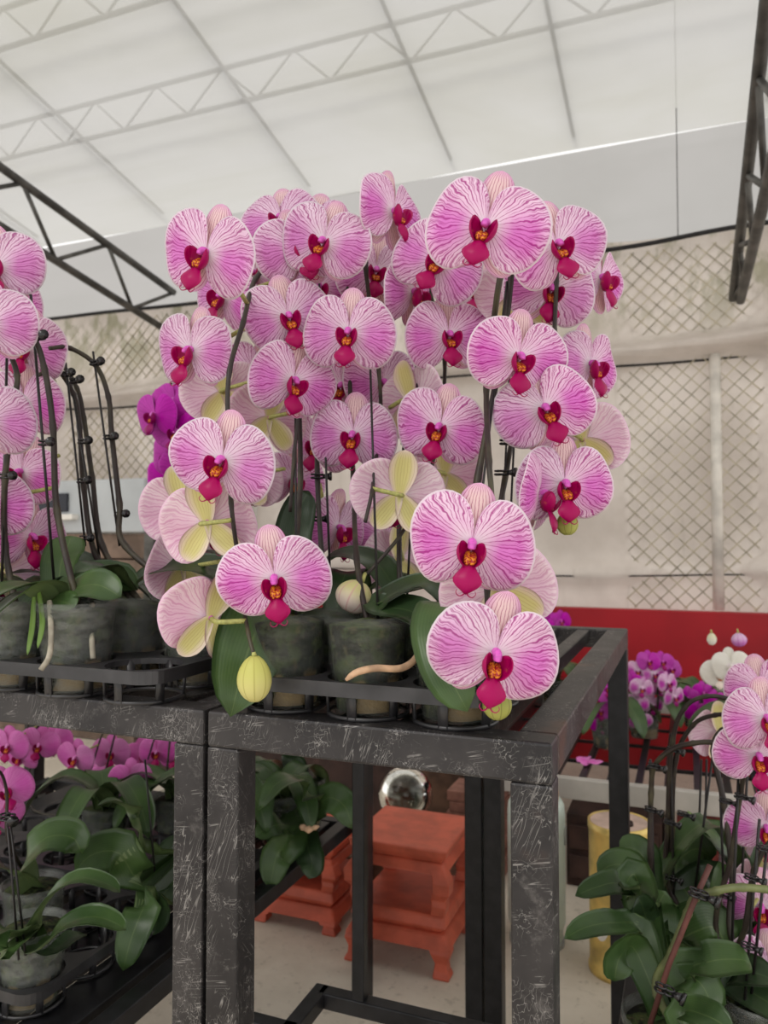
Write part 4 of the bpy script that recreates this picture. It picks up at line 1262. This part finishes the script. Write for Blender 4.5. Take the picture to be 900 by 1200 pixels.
def decal(name, rx, rz, zc, ang, mat, lift, shape=None):
    m = MB()
    pts = shape or [(math.cos(2 * math.pi * i / 20), math.sin(2 * math.pi * i / 20)) for i in range(20)]
    c = len(m.v)
    for (a, b) in pts + [(0, 0)]:
        th = ang + a * rx / r
        m.v.append((cx + (r + lift) * math.cos(th), cy + (r + lift) * math.sin(th), FL + zc + b * rz))
    n = len(pts)
    for i in range(n):
        m.face((i, (i + 1) % n, n))
    return m.build(name, mat, can)
aa = math.atan2(-cy, -cx) - R(38)
decal('label_print', 0.022, 0.038, 0.13, aa, M_whitep, 0.0008)
decal('label_print', 0.010, 0.018, 0.132, aa, M_redp, 0.0014, [(0, 1), (0.35, 0.3), (1, 0.1), (0.4, -0.3), (0.5, -1), (0, -0.5), (-0.6, -0.9), (-0.4, -0.2), (-1, 0.2), (-0.3, 0.3)])

gx, gy, r2, h2 = -0.386, 2.094, 0.076, 0.377
gc = thing('canister', (gx, gy, FL), 'mint white canister with a wooden lid behind the front corner post', 'canister')
MB().lathe([(0, 0.004), (r2 * 0.9, 0.004), (r2 * 0.92, 0.05), (r2 * 0.97, 0.052), (r2, 0.06), (r2, h2 * 0.9), (r2 * 0.97, h2 * 0.96), (r2 * 0.86, h2), (0, h2)], 36, (gx, gy, FL)).build('body', M_mint, gc, smooth=True)
MB().lathe([(0, 0), (r2 * 0.95, 0), (r2 * 0.95, 0.012), (r2 * 0.9, 0.016), (0, 0.016)], 32, (gx, gy, FL)).build('base_ring', M_grey, gc)
MB().lathe([(0, 0), (r2 * 0.78, 0), (r2 * 0.78, 0.02), (r2 * 0.74, 0.024), (0, 0.024)], 32, (gx, gy, FL + h2)).build('lid', M_wood, gc)
MB().box((gx + r2 - 0.002, gy - 0.012, FL + h2 * 0.7), (gx + r2 + 0.003, gy + 0.012, FL + h2 * 0.82)).build('dial', M_grey, gc, bevel=0.002)

g = G('clear_glass')
p = g.n('BsdfGlass'); p.inputs['Color'].default_value = (0.86, 0.86, 0.82, 1); p.inputs['Roughness'].default_value = 0.03; p.inputs['IOR'].default_value = 1.45
M_glass = g.shader(p.outputs[0])
sp_ = at(475, 930, 2.42)
crate = tag(MB().box((sp_.x - 0.16, sp_.y - 0.10, FL), (sp_.x + 0.09, sp_.y + 0.14, -0.03)).build('low_crate', M_brown, bevel=0.004), 'low brown wooden crate carrying a grey dish and a glass globe', 'crate')
hg = sp_.z - 0.0862 + 0.029
dish = MB().lathe([(0, 0), (0.062, 0), (0.05, hg * 0.4), (0.07, hg * 0.95), (0.073, hg + 0.012), (0.067, hg + 0.012), (0.05, hg), (0, hg)], 32, (sp_.x, sp_.y, -0.029)).build('grey_dish', M_grey, smooth=True)
tag(dish, 'grey glazed dish under the glass globe on the low crate', 'dish')
prof = [(0.086 * math.sin(math.pi * (0.06 + 0.94 * i / 20)), 0.086 * math.cos(math.pi * (0.06 + 0.94 * i / 20))) for i in range(21)]
prof2 = [(a * 0.95, b * 0.95) for a, b in reversed(prof)]
globe = MB().lathe(prof + prof2, 32, (sp_.x, sp_.y, sp_.z), close=True).build('glass_globe', M_glass, smooth=True)
tag(globe, 'round clear glass globe in the grey dish behind the red stand', 'globe')
def carton(name, lab, x0, x1, y0, y1, z0, z1, mat, cat):
    t = thing(name, ((x0 + x1) / 2, (y0 + y1) / 2, z0), lab, cat)
    MB().box((x0, y0, z0), (x1, y1, z1 - 0.02)).build('body', mat, t, bevel=0.003)
    MB().box((x0 - 0.008, y0 - 0.008, z1 - 0.02), (x1 + 0.008, y1 + 0.008, z1)).build('lid', mat, t, bevel=0.003)
carton('wooden_box', 'dark brown wooden box on the floor behind the glass globe', -1.30, -0.92, 2.58, 2.9, FL, 0.30, M_brownd, 'box')
carton('wooden_box', 'brown wooden box next to the stack of flat tiles on the floor', -0.90, -0.72, 2.58, 2.85, FL, 0.2, M_brown, 'box')
M_tile = plain('dusty_red_tile', (150, 106, 92), 0.8, var=0.15)
for i in range(8):
    x = -0.635 + 0.006 * math.sin(i * 2.3)
    tag(MB().box((x - 0.085, 2.38, FL + 0.034 * i), (x + 0.085, 2.52, FL + 0.034 * i + 0.033)).build('flat_tile', M_tile, bevel=0.003),
        'dusty red flat tile in the stack of tiles behind the red stand', 'tile', 'stacked tiles behind the red stand')
tag(MB().box((-2.4, 2.92, FL), (-0.72, 3.4, 0.46)).build('wooden_bench', M_brownd, bevel=0.004), 'long dark wooden bench along the red wall behind the boxes', 'bench')

# ------------------------------------------------------------------ back bench with orchids
BZ = 0.25
M_rail = plain('pale_bench_rail', (178, 173, 166), 0.6, var=0.1, sc=8)
bench = thing('plant_bench', (0.3, 3.0, FL), 'low plant bench with a pale front rail and dark grid top', 'bench')
MB().bar((-0.64, 2.33, BZ - 0.03), (1.4, 2.33, BZ - 0.03), 0.03, 0.06).build('front_rail', M_rail, bench, bevel=0.003)
MB().bar((-0.64, 3.6, BZ - 0.03), (1.4, 3.6, BZ - 0.03), 0.03, 0.06).build('back_rail', M_rail, bench, bevel=0.003)
MB().bar((-0.64, 2.345, BZ - 0.03), (-0.64, 3.585, BZ - 0.03), 0.03, 0.05).build('side_rail', M_steeld, bench, bevel=0.003)
for i in range(24):
    MB().bar((-0.54 + 0.08 * i, 2.345, BZ - 0.015), (-0.54 + 0.08 * i, 3.585, BZ - 0.015), 0.02, 0.012).build('slat', M_steeld, bench)
for i in range(4):
    MB().bar((-0.625, 2.6 + 0.26 * i, BZ - 0.026), (1.39, 2.6 + 0.26 * i, BZ - 0.026), 0.012, 0.01).build('cross_bar', M_steeld, bench)
for (x, y) in ((-0.62, 2.36), (0.5, 2.36), (1.36, 2.36), (-0.62, 3.57), (1.36, 3.57)):
    MB().box((x - 0.018, y - 0.018, FL), (x + 0.018, y + 0.018, BZ - 0.06)).build('leg', M_steeld, bench)
for (lab, x0, x1, m) in (('dark brown crate with the widest front under the pale bench rail', -0.36, -0.08, M_brownd), ('reddish crate under the pale bench rail beside the back table leg', -0.04, 0.2, plain('dull_red_wood', (112, 40, 34), 0.7, var=0.2)),
                         ('brown crate under the pale bench rail behind the arching stems', 0.24, 0.5, M_brown)):
    t = thing('crate', ((x0 + x1) / 2, 2.6, FL), lab, 'crate')
    MB().box((x0, 2.46, FL), (x1, 2.8, 0.10)).build('body', m, t, bevel=0.003)
    for k in range(2):
        MB().box((x0 + 0.01, 2.445, FL + 0.03 + 0.09 * k), (x1 - 0.01, 2.459, FL + 0.10 + 0.09 * k)).build('slat', m, t, bevel=0.002)

def bench_plant(label, x, y, kind, rows, fs, d):
    p = thing('potted_orchid', (x, y, BZ), label, 'orchid', 'orchids on the bench by the red wall')
    pot(p, x, y, BZ - 0.008, 0.06, 0.046, 0.11, M_potc)
    mx = sum(r_[0] for r_ in rows) / len(rows); my = min(r_[1] for r_ in rows)
    k = spike(p, [(x, y, BZ + 0.1), at(mx + 6, my + 60, d + 0.02), at(mx + 4, my + 6, d + 0.05), at(mx - 4, my + 14, d + 0.02), at(mx - 8, my + 60, d)], 0.004, 0.003)
    for (fx, fy, yw, pt, rl, kd) in rows:
        flower(p, at(fx, fy, d + 0.04 * math.sin(fx * 1.7 + fy)), fs, yw, pt, rl, kd or kind, k)
    rosette(p, x, y, BZ + 0.1, [(200, 0.2, 0.075, 0.03), (250, 0.18, 0.07, 0.03), (310, 0.2, 0.075, 0.04), (30, 0.2, 0.07, 0.03), (120, 0.2, 0.07, 0.03)], M_leaf)
    return p
def bp(x, y, d):
    v = at(x, y, d); return v.x, v.y
rr = random.Random(5)
def bunch(x0, x1, y0, y1, n, mix):
    return [(rr.uniform(x0, x1), rr.uniform(y0, y1), rr.uniform(-40, 30), rr.uniform(-20, 10), rr.uniform(-20, 20), rr.choice(mix)) for _ in range(n)]
X, Y = bp(712, 880, 2.62)
bench_plant('magenta orchid on the bench seen between the table corner and its back leg', X, Y, 'magenta', [(704, 832, -10, -8, 0, None), (712, 806, 0, 0, 10, None), (700, 820, -20, 0, 0, None), (716, 790, 10, 0, 0, None), (706, 848, 0, -10, 0, None)], 0.08, 2.6)
X, Y = bp(755, 885, 2.75)
bench_plant('pink and white mottled orchid crowded with blooms before the red wall', X, Y, 'mottled',
            [(748, 786, -20, 0, 0, None), (766, 790, 10, 6, 0, None), (752, 806, 0, -8, 10, None), (772, 806, 14, -8, 0, None), (786, 784, 10, 6, 0, 'magenta'), (760, 775, 0, 12, 0, 'magenta'), (746, 824, -14, -12, 0, None),
             (764, 826, 6, -14, 0, None), (782, 800, 22, 0, 0, None), (790, 816, 20, -10, 0, None), (750, 845, -10, -16, 0, None), (740, 800, -40, 0, 0, 'magenta'), (776, 776, 0, 14, 0, 'magenta')], 0.078, 2.62)
X, Y = bp(818, 890, 2.9)
bench_plant('magenta orchid on the bench partly behind the arching green stems', X, Y, 'magenta', [(806, 818, -20, 0, 0, None), (824, 812, 0, 4, 0, None), (838, 822, 10, -4, 0, None), (816, 834, 0, -14, 0, None), (832, 838, 10, -10, 0, None)], 0.085, 2.75)
X, Y = bp(878, 890, 2.5)
WHITE = bench_plant('white orchid with open white blooms and a small mauve tip before the red wall', X, Y, 'white', [(857, 780, -10, -6, -10, None), (845, 790, -30, 0, 0, None), (893, 790, 20, 0, 0, None)], 0.10, 2.1).name
X, Y = bp(650, 800, 3.3)
bench_plant('magenta orchid whose top just shows above the slatted table end', X, Y, 'magenta', [(645, 728, -10, 0, 0, None), (657, 727, 10, 0, 0, None), (650, 736, 0, -10, 0, None)], 0.085, 3.1)
bud(bpy.data.objects[WHITE], at(865, 742, 2.1), 0.042, 0.036, bud_mat('mauve_bud', (226, 190, 220), (206, 120, 200), (180, 70, 170)), (0.1, 0, -1), at(864, 737, 2.1))
bud(bpy.data.objects[WHITE], at(834, 742, 2.1), 0.026, 0.032, M_whitebud, (0, 0, -1), at(833, 738, 2.1))
for (x, y, a, tl) in ((676, 900, 20, 8), (690, 904, 140, -10), (698, 899, 260, 6)):
    v = at(x, y, 2.42)
    tag(link('fallen_petal', KITS['pink']['pr'][x % 3], None, Matrix.Translation((v.x, v.y, BZ + 0.004)) @ Matrix.Rotation(R(a), 4, 'Z') @ Matrix.Rotation(R(tl), 4, 'X') @ Matrix.Scale(0.075, 4)),
        'fallen pink petal lying on the dark bench grid', 'petal', 'fallen petals on the bench')

# ------------------------------------------------------------------ orchids by the corner, on a low stand
LZ = 0.17
low = thing('low_stand', (0.25, 1.3, FL), 'low dark stand carrying the orchids with tall clipped stems', 'stand')
c0 = at(722, 1190, 1.2)
LX, LY = c0.x, 1.02
for i in range(7):
    MB().box((LX + 0.115 * i, LY, LZ - 0.02), (LX + 0.115 * i + 0.085, LY + 0.75, LZ)).build('plank', M_steeld, low, bevel=0.002)
for (x, y) in ((LX + 0.02, LY + 0.02), (LX + 0.74, LY + 0.02), (LX + 0.02, LY + 0.73), (LX + 0.74, LY + 0.73)):
    MB().box((x - 0.02, y - 0.02, FL), (x + 0.02, y + 0.02, LZ - 0.021)).build('leg', M_steeld, low, bevel=0.002)
def corner_plant(label, x, y):
    p = thing('potted_orchid', (x, y, LZ), label, 'orchid', 'orchids with tall clipped stems')
    pot(p, x, y, LZ + 0.001, 0.055, 0.044, 0.13, M_potc)
    return p, Vector((x, y, LZ + 0.125))
r1, b1 = corner_plant('orchid in a cloudy pot with round leaves reaching past the gold can', LX + 0.075, LY + 0.12)
leaf(r1, [b1, at(752, 1092, 1.14), at(725, 1082, 1.11), at(690, 1086, 1.09), at(661, 1100, 1.08)], 0.045, (0, -0.6, 0.9), fold=0.2)
leaf(r1, [b1, at(748, 1060, 1.2), at(725, 1036, 1.2), at(700, 1040, 1.2), at(674, 1050, 1.2)], 0.05, (0, -0.5, 1), fold=0.2)
leaf(r1, [b1, at(752, 1050, 1.24), at(738, 1018, 1.26), at(718, 1014, 1.26), at(700, 1024, 1.26)], 0.06, (0, -0.6, 0.8))
leaf(r1, [b1, at(758, 1040, 1.26), at(754, 1005, 1.3), at(740, 994, 1.3), at(726, 996, 1.3)], 0.06, (-0.2, -0.6, 0.8))
leaf(r1, [b1, at(756, 1070, 1.18), at(750, 1040, 1.17), at(742, 1024, 1.17), at(732, 1040, 1.16)], 0.062, (-0.3, -0.8, 0.5))
leaf(r1, [b1, at(744, 1112, 1.1), at(728, 1118, 1.07), at(722, 1134, 1.06), at(720, 1150, 1.06)], 0.05, CAMDIR)
leaf(r1, [b1, at(760, 1090, 1.16), at(752, 1060, 1.15), at(746, 1052, 1.15)], 0.042, CAMDIR, M_leafd)
leaf(r1, [b1, at(775, 1085, 1.18), at(772, 1060, 1.18), at(780, 1044, 1.18)], 0.06, CAMDIR)
kr1 = spike(r1, [b1, at(765, 1080, 1.2), at(762, 1000, 1.2), at(763, 930, 1.2), at(767, 898, 1.19), at(786, 879, 1.17), at(812, 871, 1.15), at(842, 871, 1.13), at(870, 885, 1.1)], 0.0044, 0.0036, M_stem)
stake(r1, at(768, 1110, 1.2), at(762, 890, 1.2), 0.0022)
r2_, b2 = corner_plant('orchid with dark bundled stems and a broad pale leaf beside the cut red stem', LX + 0.20, LY + 0.22)
leaf(r2_, [b2, at(800, 1110, 1.2), at(820, 1090, 1.18), at(840, 1088, 1.17), at(850, 1110, 1.16)], 0.085, (0.1, -0.8, 0.6), fold=0.12)
leaf(r2_, [b2, at(780, 1110, 1.18), at(772, 1100, 1.16), at(766, 1130, 1.12)], 0.05, CAMDIR)
leaf(r2_, [b2, at(795, 1030, 1.34), at(805, 1000, 1.36), at(822, 996, 1.36), at(832, 1010, 1.36)], 0.075, (0.1, -0.8, 0.6))
leaf(r2_, [b2, at(810, 1060, 1.3), at(830, 1036, 1.3), at(850, 1040, 1.3), at(866, 1060, 1.3)], 0.075, (0.1, -0.8, 0.6), M_leafd)
leaf(r2_, [b2, at(806, 1020, 1.4), at(812, 980, 1.42), at(806, 950, 1.43)], 0.045, CAMDIR + Vector((0.6, 0, 0)), M_young)
kr2 = spike(r2_, [b2, at(788, 1050, 1.3), at(783, 960, 1.3), at(788, 870, 1.28), at(802, 830, 1.26), at(828, 816, 1.24), at(862, 822, 1.22), at(890, 845, 1.2)], 0.0044, 0.0034)
kr3 = spike(r2_, [b2, at(792, 1060, 1.32), at(788, 970, 1.3), at(792, 890, 1.29), at(812, 850, 1.27), at(838, 838, 1.24), at(868, 838, 1.2)], 0.0044, 0.0034)
stake(r2_, at(790, 1080, 1.3), at(786, 860, 1.29), 0.0022)
r3, b3 = corner_plant('orchid whose cut reddish stem is clipped to a thick green shoot', LX + 0.14, LY + 0.02 + 0.06 - 0.075)
spike(r3, [b3, at(770, 1165, 1.04), at(788, 1115, 1.03), at(806, 1070, 1.02), at(815, 1052, 1.01), at(840, 1044, 1.0), at(870, 1040, 0.99), at(930, 1046, 0.97)], 0.0056, 0.005, M_stemg)
MB().tube([at(762, 1200, 1.03), at(784, 1130, 1.02), at(812, 1060, 1.0), at(832, 1014, 1.0)], 0.0036, 8).build('cut_stem', plain('reddish_stem', (104, 62, 56), 0.6, var=0.2), r3, smooth=True)
for (x, y) in ((818, 1050), (778, 1162)):
    clip(r3, at(x, y, 0.99), 1.5, 0.3, 0.3)
leaf(r3, [b3, at(800, 1190, 1.0), at(830, 1192, 0.96), at(860, 1210, 0.94)], 0.05, (0, -0.5, 1))
leaf(r3, [b3, at(800, 1150, 1.06), at(830, 1128, 1.05), at(866, 1125, 1.05), at(880, 1130, 1.05)], 0.06, (0.3, -0.3, 1))
leaf(r3, [b3, at(800, 1160, 1.06), at(815, 1148, 1.04), at(830, 1170, 1.03), at(815, 1180, 1.03)], 0.055, (0.2, -0.7, 0.8))
r4, b4 = corner_plant('orchid with bundled black stakes and pale striped blooms at its side', LX + 0.31, LY + 0.13)
kr4 = spike(r4, [b4, at(846, 1110, 1.16), at(858, 1000, 1.15), at(868, 930, 1.14), at(878, 890, 1.12), at(905, 880, 1.1)], 0.0044, 0.0034)
kr5 = spike(r4, [b4, at(868, 1150, 1.1), at(875, 1080, 1.08), at(884, 1020, 1.07), at(905, 985, 1.06), at(930, 985, 1.05)], 0.0044, 0.0034)
kr6 = spike(r4, [b4, at(866, 1120, 1.14), at(858, 1020, 1.18), at(848, 940, 1.2), at(836, 880, 1.22), at(846, 856, 1.22), at(870, 852, 1.2)], 0.005, 0.004)
for a, c in ((at(856, 1150, 1.12), at(866, 890, 1.14)), (at(872, 1180, 1.07), at(890, 960, 1.06)), (at(850, 1100, 1.2), at(842, 870, 1.22)), (at(880, 1170, 1.08), at(898, 1000, 1.05)), (at(866, 1100, 1.2), at(876, 900, 1.2)),
             (at(812, 1060, 1.3), at(836, 880, 1.3)), (at(826, 1000, 1.4), at(828, 890, 1.4)), (at(818, 1000, 1.4), at(822, 890, 1.4))):
    stake(r4, a, c, 0.002)
for pl, x, y, d in ((r1, 766, 899, 1.18), (r1, 762, 950, 1.19), (r2_, 784, 965, 1.28), (r2_, 786, 1030, 1.28), (r2_, 788, 880, 1.27), (r4, 876, 1110, 1.06), (r4, 880, 1030, 1.05), (r4, 846, 1050, 1.17), (r4, 850, 940, 1.18),
                    (r4, 895, 996, 1.04), (r4, 868, 935, 1.12), (r2_, 800, 955, 1.26)):
    clip(pl, at(x, y, d), 1.1, 0.2, 0.2)
blooms(r4, kr4, [(888, 884, 92, -10, -6, 0), (897, 840, 94, -6, 0, -6), (892, 806, 80, -16, 10, -10), (842, 856, 74, 195, 0, 10)])
blooms(r4, kr5, [(897, 968, 84, -14, -6, 0), (884, 1034, 80, 205, 0, 0), (892, 1060, 84, -20, -10, 0), (900, 1132, 88, -20, -6, 0), (880, 1186, 84, 10, -4, 0), (868, 1004, 70, 200, 0, 20)])
leaf(r4, [b4, at(860, 1150, 1.1), at(880, 1140, 1.08), at(910, 1150, 1.06)], 0.06, (0, -0.5, 1), M_leafd)
leaf(r4, [b4, at(840, 1090, 1.25), at(852, 1060, 1.3), at(872, 1056, 1.3)], 0.07, (0.2, -0.8, 0.6), M_leafd)
r5, b5 = corner_plant('leafy orchid half hidden behind the bundled black stakes', LX + 0.42, LY + 0.36)
rosette(r5, b5.x, b5.y, b5.z, [(150, 0.2, 0.075, 0.07), (190, 0.2, 0.07, 0.12), (230, 0.2, 0.075, 0.05), (280, 0.2, 0.075, 0.06), (90, 0.2, 0.07, 0.08), (10, 0.2, 0.07, 0.06)], M_leaf)
r6, b6 = corner_plant('leafy orchid with upright leaves between the bundled stems and the bench', LX + 0.22, LY + 0.47)
rosette(r6, b6.x, b6.y, b6.z, [(150, 0.2, 0.075, 0.10), (210, 0.2, 0.07, 0.14), (250, 0.2, 0.075, 0.08), (320, 0.2, 0.075, 0.12), (60, 0.2, 0.07, 0.08)], M_leaf)

# ------------------------------------------------------------------ far end: pale cabinet on planks
M_cab = plain('pale_grey_enamel', (186, 190, 192), 0.45, var=0.06, sc=4)
M_dkwin = plain('dark_blue_window', (24, 26, 38), 0.2, var=0.1, sc=5)
cab = thing('display_cabinet', (-3.5, 3.4, 0.98), 'pale grey cabinet with a dark strip window behind the bare arching stems', 'cabinet')
MB().box((-5.2, 3.25, 0.985), (-2.62, 3.65, 1.27)).build('body', M_cab, cab, bevel=0.01)
MB().box((-4.6, 3.235, 1.10), (-3.12, 3.255, 1.20)).build('window', M_dkwin, cab, bevel=0.003)
MB().box((-4.7, 3.20, 1.055), (-3.05, 3.25, 1.085)).build('ledge', M_whitep, cab, bevel=0.004)
bs = thing('plank_counter', (-3.5, 3.4, FL), 'weathered brown plank counter under the pale cabinet', 'counter')
M_plank = plain('weathered_plank', (128, 108, 94), 0.8, var=0.2, sc=9)
for k in range(8):
    MB().box((-5.3, 3.28 + 0.006 * (k % 2), FL + 0.003 + 0.138 * k), (-2.5, 3.62, FL + 0.133 + 0.138 * k)).build('plank', M_plank, bs, bevel=0.004)
for x in (-5.1, -3.72, -2.58):
    MB().box((x - 0.03, 3.24, FL), (x + 0.03, 3.279, 0.98)).build('upright', M_truss, bs, bevel=0.003)

for o in list(bpy.data.objects):
    if '_w' in o:
        del o['_w']
